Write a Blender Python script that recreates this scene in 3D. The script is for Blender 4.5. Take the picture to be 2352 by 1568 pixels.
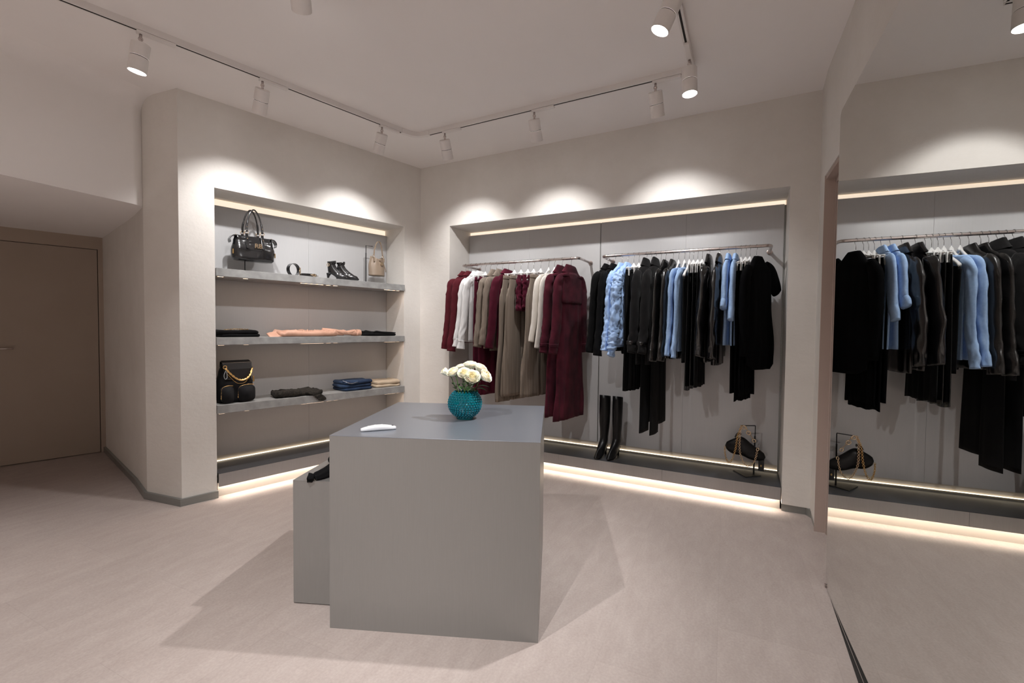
import bpy, bmesh, math, random
from mathutils import Vector, Matrix, noise

for o in list(bpy.data.objects): bpy.data.objects.remove(o)
SC = bpy.context.scene
COL = SC.collection
PI = math.pi
def D(t): t = math.radians(t); return Vector((math.sin(t), math.cos(t)))

# ------------------------------------------------------------------ camera, world, exposure
cam = bpy.data.cameras.new('camera'); cam_o = bpy.data.objects.new('camera', cam); COL.objects.link(cam_o)
cam.sensor_width = 36.0; cam.sensor_fit = 'HORIZONTAL'; cam.lens = 1033.75 * 36.0 / 2352
cam.clip_start = 0.05; cam.clip_end = 100
cam_o.location = (0, 0, 1.40)
cam_o.rotation_mode = 'QUATERNION'
_pitch, _roll = math.radians(1.767), math.radians(0.584)
_q = Matrix.Rotation(math.pi / 2 - _pitch, 4, 'X') @ Matrix.Rotation(_roll, 4, 'Z')
cam_o.rotation_quaternion = _q.to_quaternion()
SC.camera = cam_o
w = bpy.data.worlds.new('world'); SC.world = w; w.use_nodes = True
w.node_tree.nodes['Background'].inputs[0].default_value = (1.0, 0.96, 0.93, 1)
w.node_tree.nodes['Background'].inputs[1].default_value = 0.05
SC.view_settings.view_transform = 'Standard'
SC.view_settings.look = 'None'
SC.view_settings.gamma = 1.0
SC.view_settings.use_curve_mapping = False
SC.view_settings.exposure = 0.85
SC.cycles.use_denoising = True
SC.cycles.max_bounces = 10
SC.cycles.diffuse_bounces = 7
SC.cycles.glossy_bounces = 6
SC.cycles.sample_clamp_indirect = 3.0
SC.cycles.caustics_reflective = True
SC.cycles.caustics_refractive = False

SPOT_W = 36.0          # wall washers
DOWN_W = 95.0          # down lights
WHITE = (1.0, 0.98, 0.975)
WARM = (1.0, 0.87, 0.73)
LED_COVE = 0.45        # emission of the cove profiles
LED_FLOOR = 1.7        # W per metre under the platforms

# ------------------------------------------------------------------ room frame
C = Vector((-1.0427, 5.1032))
l = -D(41.802); b = -D(-62.265)
nL = Vector((-l.y, l.x)); nL = nL if nL.dot(-C) > 0 else -nL
nB = Vector((-b.y, b.x)); nB = nB if nB.dot(-C) > 0 else -nB
m = D(25.313); nm = Vector((m.y, -m.x))
HC = 3.17
Z = Vector((0, 0, 1))
def v3(p, z=0.0): return Vector((p.x, p.y, z))
def mat_frame(origin, ax, ay):   # local x -> ax, y -> ay, z up
    M = Matrix.Identity(4)
    M[0][0], M[1][0] = ax.x, ax.y
    M[0][1], M[1][1] = ay.x, ay.y
    M[0][3], M[1][3] = origin.x, origin.y
    return M
ML = mat_frame(C, l, nL)         # wall L: local (s, o, z); left-handed frame, normals get fixed
MB_ = mat_frame(C, b, nB)        # wall B

# ------------------------------------------------------------------ materials
_M = {}
def nodes(name):
    mt = bpy.data.materials.new(name); mt.use_nodes = True
    nt = mt.node_tree; return mt, nt, nt.nodes['Principled BSDF']
def tex(nt, kind, scale, stretch=None, **kw):
    tc = nt.nodes.new('ShaderNodeTexCoord'); mp = nt.nodes.new('ShaderNodeMapping')
    t = nt.nodes.new(kind)
    nt.links.new(tc.outputs['Object'], mp.inputs[0]); nt.links.new(mp.outputs[0], t.inputs['Vector'])
    if stretch: mp.inputs['Scale'].default_value = stretch
    t.inputs['Scale'].default_value = scale
    for k, v in kw.items(): t.inputs[k].default_value = v
    return t
def ramp(nt, src, cols, pos=None):
    r = nt.nodes.new('ShaderNodeValToRGB'); nt.links.new(src, r.inputs[0])
    e = r.color_ramp.elements
    e[0].color = (*cols[0], 1); e[1].color = (*cols[-1], 1)
    if pos: e[0].position, e[1].position = pos[0], pos[-1]
    for i in range(1, len(cols) - 1):
        n = e.new(pos[i] if pos else i / (len(cols) - 1)); n.color = (*cols[i], 1)
    return r
def bump(nt, bs, src, strength, dist=0.01):
    bp = nt.nodes.new('ShaderNodeBump'); bp.inputs['Strength'].default_value = strength; bp.inputs['Distance'].default_value = dist
    nt.links.new(src, bp.inputs['Height']); nt.links.new(bp.outputs[0], bs.inputs['Normal'])
    return bp
def simple(name, col, rough=0.5, metal=0.0, spec=0.5, **kw):
    mt, nt, bs = nodes(name)
    bs.inputs['Base Color'].default_value = (*col, 1); bs.inputs['Roughness'].default_value = rough
    bs.inputs['Metallic'].default_value = metal; bs.inputs['Specular IOR Level'].default_value = spec
    for k, v in kw.items(): bs.inputs[k].default_value = v
    return mt
def varied(name, c0, c1, scale, rough=0.6, bs_=0.0, bscale=None, stretch=None, metal=0.0, spec=0.5, detail=5.0, pos=None, bdist=0.01, **kw):
    mt, nt, bs = nodes(name)
    t = tex(nt, 'ShaderNodeTexNoise', scale, stretch, Detail=detail)
    r = ramp(nt, t.outputs['Fac'], [c0, c1], pos or (0.3, 0.7)); nt.links.new(r.outputs[0], bs.inputs['Base Color'])
    bs.inputs['Roughness'].default_value = rough; bs.inputs['Metallic'].default_value = metal
    bs.inputs['Specular IOR Level'].default_value = spec
    if bs_:
        t2 = tex(nt, 'ShaderNodeTexNoise', bscale or scale, stretch, Detail=6.0)
        bump(nt, bs, t2.outputs['Fac'], bs_, bdist)
    for k, v in kw.items(): bs.inputs[k].default_value = v
    return mt
def emis(name, col, s):
    mt, nt, bs = nodes(name)
    bs.inputs['Base Color'].default_value = (*col, 1)
    bs.inputs['Emission Color'].default_value = (*col, 1); bs.inputs['Emission Strength'].default_value = s
    return mt

# lime plaster
def plaster():
    mt, nt, bs = nodes('lime_plaster')
    t = tex(nt, 'ShaderNodeTexNoise', 1.6, None, Detail=8.0, Roughness=0.65)
    r = ramp(nt, t.outputs['Fac'], [(0.66, 0.63, 0.59), (0.74, 0.715, 0.68)], (0.3, 0.7))
    nt.links.new(r.outputs[0], bs.inputs['Base Color'])
    t2 = tex(nt, 'ShaderNodeTexNoise', 38.0, None, Detail=5.0, Roughness=0.6)
    t3 = tex(nt, 'ShaderNodeTexNoise', 9.0, (1, 1, 2.5), Detail=4.0)
    ad = nt.nodes.new('ShaderNodeMath'); ad.operation = 'ADD'
    nt.links.new(t2.outputs['Fac'], ad.inputs[0]); nt.links.new(t3.outputs['Fac'], ad.inputs[1])
    bump(nt, bs, ad.outputs[0], 0.35, 0.004)
    bs.inputs['Roughness'].default_value = 0.9; bs.inputs['Specular IOR Level'].default_value = 0.15
    return mt
M_PLASTER = plaster()
M_CEIL = varied('ceiling_paint', (0.85, 0.825, 0.81), (0.87, 0.845, 0.83), 2.0, rough=0.95, spec=0.1)
def floor_mat():
    mt, nt, bs = nodes('stone_look_floor')
    tc = nt.nodes.new('ShaderNodeTexCoord'); mp = nt.nodes.new('ShaderNodeMapping')
    mp.inputs['Rotation'].default_value = (0, 0, math.radians(25.3 + 90))
    nt.links.new(tc.outputs['Object'], mp.inputs[0])
    n1 = nt.nodes.new('ShaderNodeTexNoise'); n1.inputs['Scale'].default_value = 5.0; n1.inputs['Detail'].default_value = 10.0; n1.inputs['Roughness'].default_value = 0.72; n1.inputs['Distortion'].default_value = 0.4
    mp2 = nt.nodes.new('ShaderNodeMapping'); mp2.inputs['Scale'].default_value = (1.0, 2.6, 1.0); mp2.inputs['Rotation'].default_value = (0, 0, 0.5)
    nt.links.new(mp.outputs[0], mp2.inputs[0]); nt.links.new(mp2.outputs[0], n1.inputs['Vector'])
    r = ramp(nt, n1.outputs['Fac'], [(0.355, 0.298, 0.272), (0.385, 0.327, 0.300), (0.42, 0.362, 0.333)], (0.32, 0.52, 0.75))
    n2 = nt.nodes.new('ShaderNodeTexNoise'); n2.inputs['Scale'].default_value = 90.0; n2.inputs['Detail'].default_value = 3.0
    nt.links.new(mp.outputs[0], n2.inputs['Vector'])
    mx = nt.nodes.new('ShaderNodeMix'); mx.data_type = 'RGBA'; mx.blend_type = 'OVERLAY'; mx.inputs[0].default_value = 0.16
    nt.links.new(r.outputs[0], mx.inputs[6]); nt.links.new(n2.outputs['Fac'], mx.inputs[7])
    br = nt.nodes.new('ShaderNodeTexBrick'); br.offset = 0.5; br.inputs['Scale'].default_value = 1.0
    br.inputs['Mortar Size'].default_value = 0.0016; br.inputs['Mortar Smooth'].default_value = 0.3
    br.inputs['Brick Width'].default_value = 0.92; br.inputs['Row Height'].default_value = 0.46
    br.inputs['Color1'].default_value = (1, 1, 1, 1); br.inputs['Color2'].default_value = (0.95, 0.95, 0.95, 1); br.inputs['Mortar'].default_value = (0.89, 0.89, 0.89, 1)
    nt.links.new(mp.outputs[0], br.inputs['Vector'])
    mu = nt.nodes.new('ShaderNodeMix'); mu.data_type = 'RGBA'; mu.blend_type = 'MULTIPLY'; mu.inputs[0].default_value = 1.0
    nt.links.new(mx.outputs[2], mu.inputs[6]); nt.links.new(br.outputs['Color'], mu.inputs[7])
    nt.links.new(mu.outputs[2], bs.inputs['Base Color'])
    bs.inputs['Roughness'].default_value = 0.55; bs.inputs['Specular IOR Level'].default_value = 0.35
    bump(nt, bs, n2.outputs['Fac'], 0.08, 0.003)
    return mt
M_FLOOR = floor_mat()
def brushed(name, c0, c1, rough, metal, axis=(60, 60, 1.2), sc=6.0, spec=0.5):
    mt, nt, bs = nodes(name)
    t = tex(nt, 'ShaderNodeTexNoise', sc, axis, Detail=6.0, Roughness=0.7)
    r = ramp(nt, t.outputs['Fac'], [c0, c1], (0.3, 0.7)); nt.links.new(r.outputs[0], bs.inputs['Base Color'])
    mr = nt.nodes.new('ShaderNodeMapRange'); mr.inputs['To Min'].default_value = rough - 0.05; mr.inputs['To Max'].default_value = rough + 0.06
    nt.links.new(t.outputs['Fac'], mr.inputs[0]); nt.links.new(mr.outputs[0], bs.inputs['Roughness'])
    bs.inputs['Metallic'].default_value = metal; bs.inputs['Specular IOR Level'].default_value = spec
    bump(nt, bs, t.outputs['Fac'], 0.05, 0.001)
    return mt
M_METAL = brushed('brushed_metal_laminate', (0.25, 0.243, 0.234), (0.268, 0.261, 0.251), 0.36, 0.45)
M_TABTOP = brushed('table_top_laminate', (0.235, 0.253, 0.29), (0.255, 0.273, 0.31), 0.30, 0.6, axis=(1.2, 60, 60))
M_PANEL = brushed('brushed_back_panel', (0.53, 0.53, 0.535), (0.565, 0.565, 0.57), 0.42, 0.25)
M_PLATTOP = brushed('platform_top_laminate', (0.040, 0.042, 0.048), (0.050, 0.053, 0.060), 0.38, 0.0, axis=(1.2, 60, 60), sc=6.0, spec=0.25)
M_PLATFACE = brushed('platform_face_laminate', (0.33, 0.315, 0.305), (0.38, 0.365, 0.355), 0.4, 0.4)
M_PLINTH = simple('plinth_laminate', (0.60, 0.56, 0.51), 0.55, 0.0, 0.4)
M_SHELF = varied('concrete_look_shelf', (0.24, 0.24, 0.235), (0.36, 0.36, 0.355), 14.0, rough=0.55, spec=0.4, detail=9.0)
M_BASE = brushed('baseboard_metal', (0.26, 0.27, 0.26), (0.31, 0.32, 0.31), 0.35, 0.7, axis=(1, 1, 50))
M_DOOR = varied('door_paint', (0.34, 0.275, 0.225), (0.355, 0.29, 0.24), 3.0, rough=0.6, spec=0.3)
M_DOORFRAME = simple('door_frame_paint', (0.37, 0.30, 0.245), 0.6, 0, 0.3)
M_JAMB = simple('pink_beige_paint', (0.46, 0.375, 0.33), 0.6, 0, 0.3)
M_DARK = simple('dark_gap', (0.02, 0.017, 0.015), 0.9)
M_CHROME = simple('satin_steel', (0.62, 0.56, 0.54), 0.24, 1.0)
M_WIRE = simple('hook_wire', (0.55, 0.55, 0.56), 0.25, 1.0)
M_WHITEP = simple('white_plastic', (0.80, 0.80, 0.79), 0.35, 0, 0.5)
M_FIX = simple('white_powder_coat', (0.78, 0.75, 0.73), 0.45, 0, 0.4)
M_LENS = emis('lamp_lens', (1.0, 0.98, 0.97), 14.0)
M_LED = emis('warm_led_diffuser', (1.0, 0.85, 0.69), LED_COVE)
M_LEDB = emis('warm_led_line', (1.0, 0.84, 0.62), 1.7)
M_LEDS = emis('shelf_led', (1.0, 0.72, 0.52), 2.0)
M_LEDT = emis('under_platform_led', (1.0, 0.85, 0.70), 0.5)
M_MIRROR = simple('mirror_silver', (0.80, 0.81, 0.79), 0.0, 1.0)
M_BLACKM = simple('black_metal', (0.012, 0.012, 0.013), 0.4, 0.3)
M_GOLD = simple('gold_metal', (0.83, 0.56, 0.24), 0.22, 1.0)
M_PGOLD = simple('pale_gold_metal', (0.86, 0.68, 0.47), 0.2, 1.0)
def leather(name, col, rough=0.32, bs_=0.25, sc=60.0, spec=0.6):
    mt, nt, bs = nodes(name)
    t = tex(nt, 'ShaderNodeTexVoronoi', sc); t2 = tex(nt, 'ShaderNodeTexNoise', sc * 0.15, None, Detail=6.0)
    ad = nt.nodes.new('ShaderNodeMath'); ad.operation = 'MULTIPLY_ADD'; ad.inputs[1].default_value = 0.055
    nt.links.new(t.outputs['Distance'], ad.inputs[0]); nt.links.new(t2.outputs['Fac'], ad.inputs[2])
    bump(nt, bs, ad.outputs[0], bs_, 0.004)
    bs.inputs['Base Color'].default_value = (*col, 1); bs.inputs['Roughness'].default_value = rough; bs.inputs['Specular IOR Level'].default_value = spec
    return mt
def cloth(name, c0, c1=None, stripe=0, rough=0.85, sheen=0.03, bs_=0.3, bsc=220.0, mott=0.0, spec=0.2):
    mt, nt, bs = nodes(name)
    c1 = c1 or tuple(x * 0.8 for x in c0)
    if stripe:
        t = tex(nt, 'ShaderNodeTexNoise', 1.0, (stripe, stripe, 1.2), Detail=3.0)
        pos = (0.42, 0.58)
    else:
        t = tex(nt, 'ShaderNodeTexNoise', mott or 12.0, None, Detail=7.0); pos = (0.35, 0.65)
    r = ramp(nt, t.outputs['Fac'], [c0, c1], pos); nt.links.new(r.outputs[0], bs.inputs['Base Color'])
    bs.inputs['Roughness'].default_value = rough; bs.inputs['Sheen Weight'].default_value = sheen
    bs.inputs['Specular IOR Level'].default_value = spec
    t2 = tex(nt, 'ShaderNodeTexNoise', bsc, None, Detail=2.0); bump(nt, bs, t2.outputs['Fac'], bs_, 0.002)
    return mt
M_RED = cloth('dark_red_wool', (0.105, 0.012, 0.020), (0.085, 0.010, 0.016))
M_BURG = cloth('burgundy_cloth', (0.085, 0.006, 0.020), (0.065, 0.004, 0.015))
M_BURGD = cloth('deep_burgundy_cloth', (0.045, 0.004, 0.010), (0.035, 0.003, 0.008))
M_SUEDE = cloth('burgundy_suede', (0.088, 0.010, 0.022), (0.045, 0.004, 0.012), mott=9.0, sheen=0.05)
M_SHIRT = cloth('white_cotton', (0.82, 0.82, 0.82), (0.78, 0.78, 0.78))
M_KNITW = cloth('ivory_knit', (0.78, 0.74, 0.68), (0.72, 0.68, 0.62), bsc=320)
M_TAUPE = cloth('taupe_pinstripe', (0.25, 0.205, 0.168), (0.195, 0.160, 0.130), stripe=90)
M_TAUPED = cloth('taupe_stripe_trouser', (0.24, 0.197, 0.160), (0.175, 0.142, 0.113), stripe=110)
M_RUFF = cloth('burgundy_ruffle', (0.10, 0.008, 0.026), (0.05, 0.003, 0.012), mott=30.0)
M_BLACK = cloth('black_wool', (0.0065, 0.0065, 0.007), (0.0045, 0.0045, 0.005), sheen=0.03, spec=0.1)
M_CHAR = cloth('charcoal_wool', (0.014, 0.0135, 0.014), (0.010, 0.0095, 0.010), sheen=0.05, spec=0.1)
M_BLACKD = cloth('deep_black_knit', (0.0035, 0.0035, 0.004), (0.0025, 0.0025, 0.003), sheen=0.0, spec=0.05)
M_RUCH = cloth('pale_blue_satin', (0.42, 0.60, 0.90), (0.36, 0.54, 0.86), rough=0.42, spec=0.5, bs_=0.05)
M_BLUE = cloth('light_blue_knit', (0.36, 0.52, 0.78), (0.30, 0.45, 0.71), mott=60.0, bsc=300)
M_LEATH = leather('black_leather', (0.006, 0.006, 0.0065), 0.24, 0.35, 45.0, 0.8)
M_LEATHS = leather('smooth_black_leather', (0.008, 0.008, 0.009), 0.20, 0.10, 30.0, 0.9)
M_BOOT = leather('tall_boot_leather', (0.005, 0.005, 0.0055), 0.36, 0.05, 30.0, 0.35)
M_BAGTAUPE = leather('taupe_leather', (0.27, 0.205, 0.15), 0.45, 0.12, 90.0)
M_PINK = cloth('dusty_pink_satin', (0.62, 0.36, 0.26), (0.55, 0.31, 0.22), rough=0.5, spec=0.4, bs_=0.05)
M_DENIM = cloth('blue_denim', (0.035, 0.065, 0.13), (0.012, 0.022, 0.05), mott=7.0, bsc=260)
M_BEIGE = cloth('beige_cotton', (0.58, 0.47, 0.35), (0.50, 0.40, 0.29))
M_LACE = cloth('black_lace', (0.010, 0.009, 0.008), (0.035, 0.030, 0.024), mott=70.0, bs_=0.8, bsc=90)
M_SATBL = cloth('black_satin', (0.006, 0.006, 0.007), (0.010, 0.010, 0.012), rough=0.7, spec=0.2, bs_=0.05)

# ------------------------------------------------------------------ mesh helpers
def new_bm(): return bmesh.new()
def obj(name, bm, mt, parent=None, smooth=False, angle=None, bevel=0.0, sub=0, seg=2):
    bmesh.ops.recalc_face_normals(bm, faces=bm.faces[:])
    me = bpy.data.meshes.new(name); bm.to_mesh(me); bm.free()
    mats = mt if isinstance(mt, (list, tuple)) else [mt]
    for x in mats: me.materials.append(x)
    o = bpy.data.objects.new(name, me); COL.objects.link(o)
    if smooth:
        me.shade_smooth()
    if bevel:
        md = o.modifiers.new('b', 'BEVEL'); md.width = bevel; md.segments = seg; md.limit_method = 'ANGLE'; md.angle_limit = math.radians(40)
    if sub:
        md = o.modifiers.new('s', 'SUBSURF'); md.levels = sub; md.render_levels = sub
    if parent: o.parent = parent
    return o
def thing(name, label, cat, loc=(0, 0, 0), rz=0.0, group=None):
    o = bpy.data.objects.new(name, None); COL.objects.link(o); o.empty_display_size = 0.05
    o.location = loc; o.rotation_euler = (0, 0, rz); o['label'] = label; o['category'] = cat
    if group: o['group'] = group
    return o
def tag(o, label, cat, group=None):
    o['label'] = label; o['category'] = cat
    if group: o['group'] = group
    return o
def struct(name, bm, mt, **k):
    o = obj(name, bm, mt, **k)
    if not k.get('parent'): o['kind'] = 'structure'
    return o
def box(bm, x0, x1, y0, y1, z0, z1, M=None, mi=0):
    c = [(x, y, z) for x in (x0, x1) for y in (y0, y1) for z in (z0, z1)]
    vs = [bm.verts.new((M @ Vector(p)) if M is not None else p) for p in c]
    fs = []
    for q in ((0, 1, 3, 2), (4, 6, 7, 5), (0, 4, 5, 1), (2, 3, 7, 6), (0, 2, 6, 4), (1, 5, 7, 3)):
        f = bm.faces.new([vs[i] for i in q]); f.material_index = mi; fs.append(f)
    return fs
def prism(bm, pts, z0, z1, mi=0):
    lo = [bm.verts.new((p[0], p[1], z0)) for p in pts]; hi = [bm.verts.new((p[0], p[1], z1)) for p in pts]
    n = len(pts)
    bm.faces.new(lo[::-1]).material_index = mi; bm.faces.new(hi).material_index = mi
    for i in range(n): bm.faces.new((lo[i], lo[(i + 1) % n], hi[(i + 1) % n], hi[i])).material_index = mi
def loft(bm, rings, cap=True, closed=True, mi=0):
    R = [[bm.verts.new(p) for p in r] for r in rings]
    n = len(R[0])
    for i in range(len(R) - 1):
        for j in range(n if closed else n - 1):
            k = (j + 1) % n
            f = bm.faces.new((R[i][j], R[i][k], R[i + 1][k], R[i + 1][j])); f.material_index = mi
    if cap and closed:
        for r in (R[0], R[-1]):
            f = bm.faces.new(r); f.material_index = mi
    return R
def frame_at(t):
    t = t.normalized(); a = Vector((0, 0, 1)) if abs(t.z) < 0.9 else Vector((1, 0, 0))
    u = t.cross(a).normalized(); return u, t.cross(u).normalized()
def tube(bm, pts, r, n=10, closed=False, mi=0, M=None):
    pts = [Vector(p) for p in pts]; N = len(pts)
    u = None; rings = []
    for i, p in enumerate(pts):
        t = (pts[(i + 1) % N] - pts[i - 1]) if closed else (pts[min(i + 1, N - 1)] - pts[max(i - 1, 0)])
        t.normalize()
        if u is None: u, _ = frame_at(t)
        u = (u - t * u.dot(t)).normalized(); v = t.cross(u)
        rr = r[i] if isinstance(r, (list, tuple)) else r
        rings.append([(M @ (p + (u * math.cos(a) + v * math.sin(a)) * rr)) if M is not None else p + (u * math.cos(a) + v * math.sin(a)) * rr for a in [2 * PI * k / n for k in range(n)]])
    if closed:
        R = [[bm.verts.new(p) for p in rg] for rg in rings]
        for i in range(N):
            for j in range(n):
                k = (j + 1) % n; bm.faces.new((R[i][j], R[i][k], R[(i + 1) % N][k], R[(i + 1) % N][j])).material_index = mi
    else: loft(bm, rings, mi=mi)
def lathe(bm, prof, n=32, c=(0, 0, 0), mi=0, cap=True):
    rings = [[Vector((c[0] + r * math.cos(2 * PI * k / n), c[1] + r * math.sin(2 * PI * k / n), c[2] + z)) for k in range(n)] for r, z in prof]
    loft(bm, rings, cap=cap, mi=mi)
def ball(bm, c, r, seg=10, rg=6, sc=(1, 1, 1), mi=0):
    M = Matrix.Translation(c) @ Matrix.Diagonal((r * sc[0], r * sc[1], r * sc[2], 1))
    ret = bmesh.ops.create_uvsphere(bm, u_segments=seg, v_segments=rg, radius=1.0, matrix=M)
    for v in ret['verts']:
        for f in v.link_faces: f.material_index = mi; f.smooth = True
def spline(pts, k=8):
    P = [Vector(p) for p in pts]; P = [P[0] * 2 - P[1]] + P + [P[-1] * 2 - P[-2]]; out = []
    for i in range(1, len(P) - 2):
        for s in range(k):
            t = s / k
            out.append(0.5 * ((2 * P[i]) + (-P[i - 1] + P[i + 1]) * t + (2 * P[i - 1] - 5 * P[i] + 4 * P[i + 1] - P[i + 2]) * t * t + (-P[i - 1] + 3 * P[i] - 3 * P[i + 1] + P[i + 2]) * t ** 3))
    out.append(P[-2]); return out
def lerp_prof(prof, z):
    for i in range(len(prof) - 1):
        a, c = prof[i], prof[i + 1]
        if (a[0] >= z >= c[0]) or (a[0] <= z <= c[0]):
            t = 0 if a[0] == c[0] else (z - a[0]) / (c[0] - a[0]); t = t * t * (3 - 2 * t)
            return [a[k] + (c[k] - a[k]) * t for k in range(1, len(a))]
    return list(prof[-1][1:])
def nz(p, s=1.0): return noise.noise(Vector(p) * s)

# ------------------------------------------------------------------ room shell
O_ = Vector((-2.532, 3.4335)); P1 = Vector((-2.918, 3.575)); P2 = Vector((-3.255, 3.887)); P3 = Vector((-4.422, 4.878))
dD = D(43.0); nD = Vector((dD.y, -dD.x))
DW_END = P3 - dD * 5.2
WB = C + b * 3.744
RW0 = m * 4.03 + nm * 0.612; RW1 = m * 3.72 + nm * 0.592; RW2 = m * (-2.6) + nm * 0.592
BK = Vector((DW_END.x + 1.2, -3.0))
floor_poly = [C, WB, RW0, RW1, RW2, Vector((RW2.x, -3.0)), Vector((DW_END.x, -3.0)), DW_END, P3, P2, P1, O_]
bm = new_bm(); prism(bm, [(-9, -4), (4.5, -4), (4.5, 7), (-9, 7)], -0.1, 0.0); struct('floor', bm, M_FLOOR)

# ceiling with the soft cove that drops over the alcove
Q0, Q1, Q2 = Vector((-2.924, 3.573)), Vector((-2.9156, 3.498)), Vector((-3.19, 2.826)); Q3 = Q2 + (Q2 - Q1).normalized() * 5.6
ZS = 2.32; RC = 0.13
def off_path(pts, dist):
    out = []
    for i, p in enumerate(pts):
        a = (pts[i] - pts[i - 1]).normalized() if i else (pts[1] - pts[0]).normalized()
        c = (pts[i + 1] - pts[i]).normalized() if i < len(pts) - 1 else a
        na, nc = Vector((-a.y, a.x)), Vector((-c.y, c.x)); nn = (na + nc).normalized()
        out.append(p + nn * dist / max(0.5, nn.dot(na)))
    return out
path = [Q0, Q1, Q2, Q3]
sg = 1.0
t_ = (Q3 - Q1).normalized()
if Vector((-t_.y, t_.x)).x < 0: sg = -1.0
path = [Q0 + Vector((-0.02, 0.12)), Q0, Q1 + (Q0 - Q1).normalized() * 0.012, Q1 + (Q2 - Q1).normalized() * 0.012, Q2, Q3]
bm = new_bm(); rows = []
rows.append([v3(p, ZS) for p in path])
for k in range(0, 9):
    a = k / 8 * PI / 2
    rows.append([v3(p, HC - RC + RC * math.sin(a)) for p in off_path(path, sg * RC * (1 - math.cos(a)))])
loft(bm, rows, cap=False, closed=False)
struct('ceiling_cove', bm, M_CEIL, smooth=True)
bm = new_bm()
inner = off_path(path, sg * RC)
prism(bm, [tuple(p) for p in inner] + [(Q3.x + 0.2, -3.2), (3.2, -3.2), (3.2, 6.2), (-2.6, 6.2)], HC, HC + 0.05); struct('ceiling', bm, M_CEIL)
bm = new_bm(); soff = [tuple(p) for p in off_path(path, -sg * 0.003)] + [tuple(Q3 + Vector((-5, 2)))] + [tuple(P3 - dD * 3.5 + Vector((-1.2, 1))), tuple(P3 + Vector((-0.4, 0.6))), tuple(P3 + Vector((1.0, 0.3)))]
prism(bm, soff, ZS, ZS + 0.04); struct('ceiling_alcove', bm, M_CEIL)

T = 0.6
ZB = 0.056
def wall_seg(bm, a, c, n, z0, z1, th=0.12):   # slab whose room face runs a->c, thickness away from the room (n points into the room)
    prism(bm, [tuple(a), tuple(c), tuple(c - n * th), tuple(a - n * th)], z0, z1)
# wall L with niche
nl1, nl2, nlt, dl = 2.003, 0.217, 2.488, 0.341
OB = 2.239
bm = new_bm()
box(bm, nl1, OB, -0.5, 0, ZB, HC, ML); box(bm, -0.3, nl2, -0.5, 0, 0, HC, ML); box(bm, nl2, nl1, -0.5, 0, nlt, HC, ML)
struct('wall_left', bm, M_PLASTER)
bm = new_bm(); box(bm, nl2 - 0.05, nl1 + 0.05, -0.55, -0.42, 0.0, nlt + 0.05, ML); struct('wall_left_niche', bm, M_PLASTER)
nb1, nb2, nbt, db = 0.401, 3.552, 2.494, 0.381
bm = new_bm()
box(bm, -0.3, nb1, -0.5, 0, 0, HC, MB_); box(bm, nb2, 3.744, -0.5, 0, ZB, HC, MB_); box(bm, nb1, nb2, -0.5, 0, nbt, HC, MB_)
struct('wall_back', bm, M_PLASTER)
bm = new_bm(); box(bm, nb1 - 0.05, nb2 + 0.05, -0.56, -0.46, 0.0, nbt + 0.05, MB_); struct('wall_back_niche', bm, M_PLASTER)
# facets on the left
bm = new_bm()
Oz = C + l * OB
prism(bm, [tuple(Oz), tuple(P1), tuple(P2), tuple(P3), tuple(P3 + Vector((0.3, 0.5))), tuple(Oz - nL * 0.5)], ZB, HC)
struct('wall_alcove', bm, M_PLASTER)
# metal baseboards, slightly recessed under the plaster
def baseboard(name, pts, inset=0.009):
    bm = new_bm()
    q = off_path(pts, inset); q2 = off_path(pts, inset + 0.03)
    loft(bm, [[v3(p, 0) for p in q], [v3(p, ZB) for p in q], [v3(p, ZB) for p in q2], [v3(p, 0) for p in q2]], cap=False, closed=False)
    return struct(name, bm, M_BASE)
def signed(pts, inside):   # choose offset side pointing away from the room
    a = (pts[1] - pts[0]).normalized(); n = Vector((-a.y, a.x))
    return -1.0 if n.dot(inside - pts[0]) > 0 else 1.0
bl = [C + l * (nl1 - 0.004), Oz, P1, P2, P3]
baseboard('baseboard_left', bl, 0.009 * signed(bl, Vector((0, 0))))
br_ = [C + b * (nb2 + 0.002), WB, RW0, RW1 + m * 0.001]
baseboard('baseboard_right', br_, 0.009 * signed(br_, Vector((0, 0))))
# door wall of the alcove
MD = mat_frame(P3, -dD, nD if nD.dot(-P3) > 0 else -nD)
bm = new_bm()
box(bm, -0.05, 0.040, -0.12, 0, 0, ZS, MD); box(bm, 0.04, 1.0, -0.12, 0, 2.19, ZS, MD); box(bm, 1.0, 5.4, -0.12, 0, 0, HC, MD)
struct('wall_door', bm, M_DOORFRAME)
bm = new_bm(); box(bm, 0.030, 1.01, -0.14, -0.06, 0, 2.20, MD); struct('trim_1', bm, M_DARK)
dr = thing('door_1', 'flush taupe door', 'door', (0, 0, 0)); dr['kind'] = 'structure'; del dr['label']; del dr['category']
bm = new_bm(); box(bm, 0.046, 0.995, -0.06, -0.003, 0.008, 2.184, MD); obj('door_leaf', bm, M_DOOR, dr)
bm = new_bm()
tube(bm, [(0.765, 0.0, 1.147), (0.765, 0.05, 1.147)], 0.009, 12, M=MD); tube(bm, [(0.775, 0.05, 1.147), (0.66, 0.05, 1.147)], 0.008, 12, M=MD)
obj('door_handle', bm, M_CHROME, dr, smooth=True)
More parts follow.
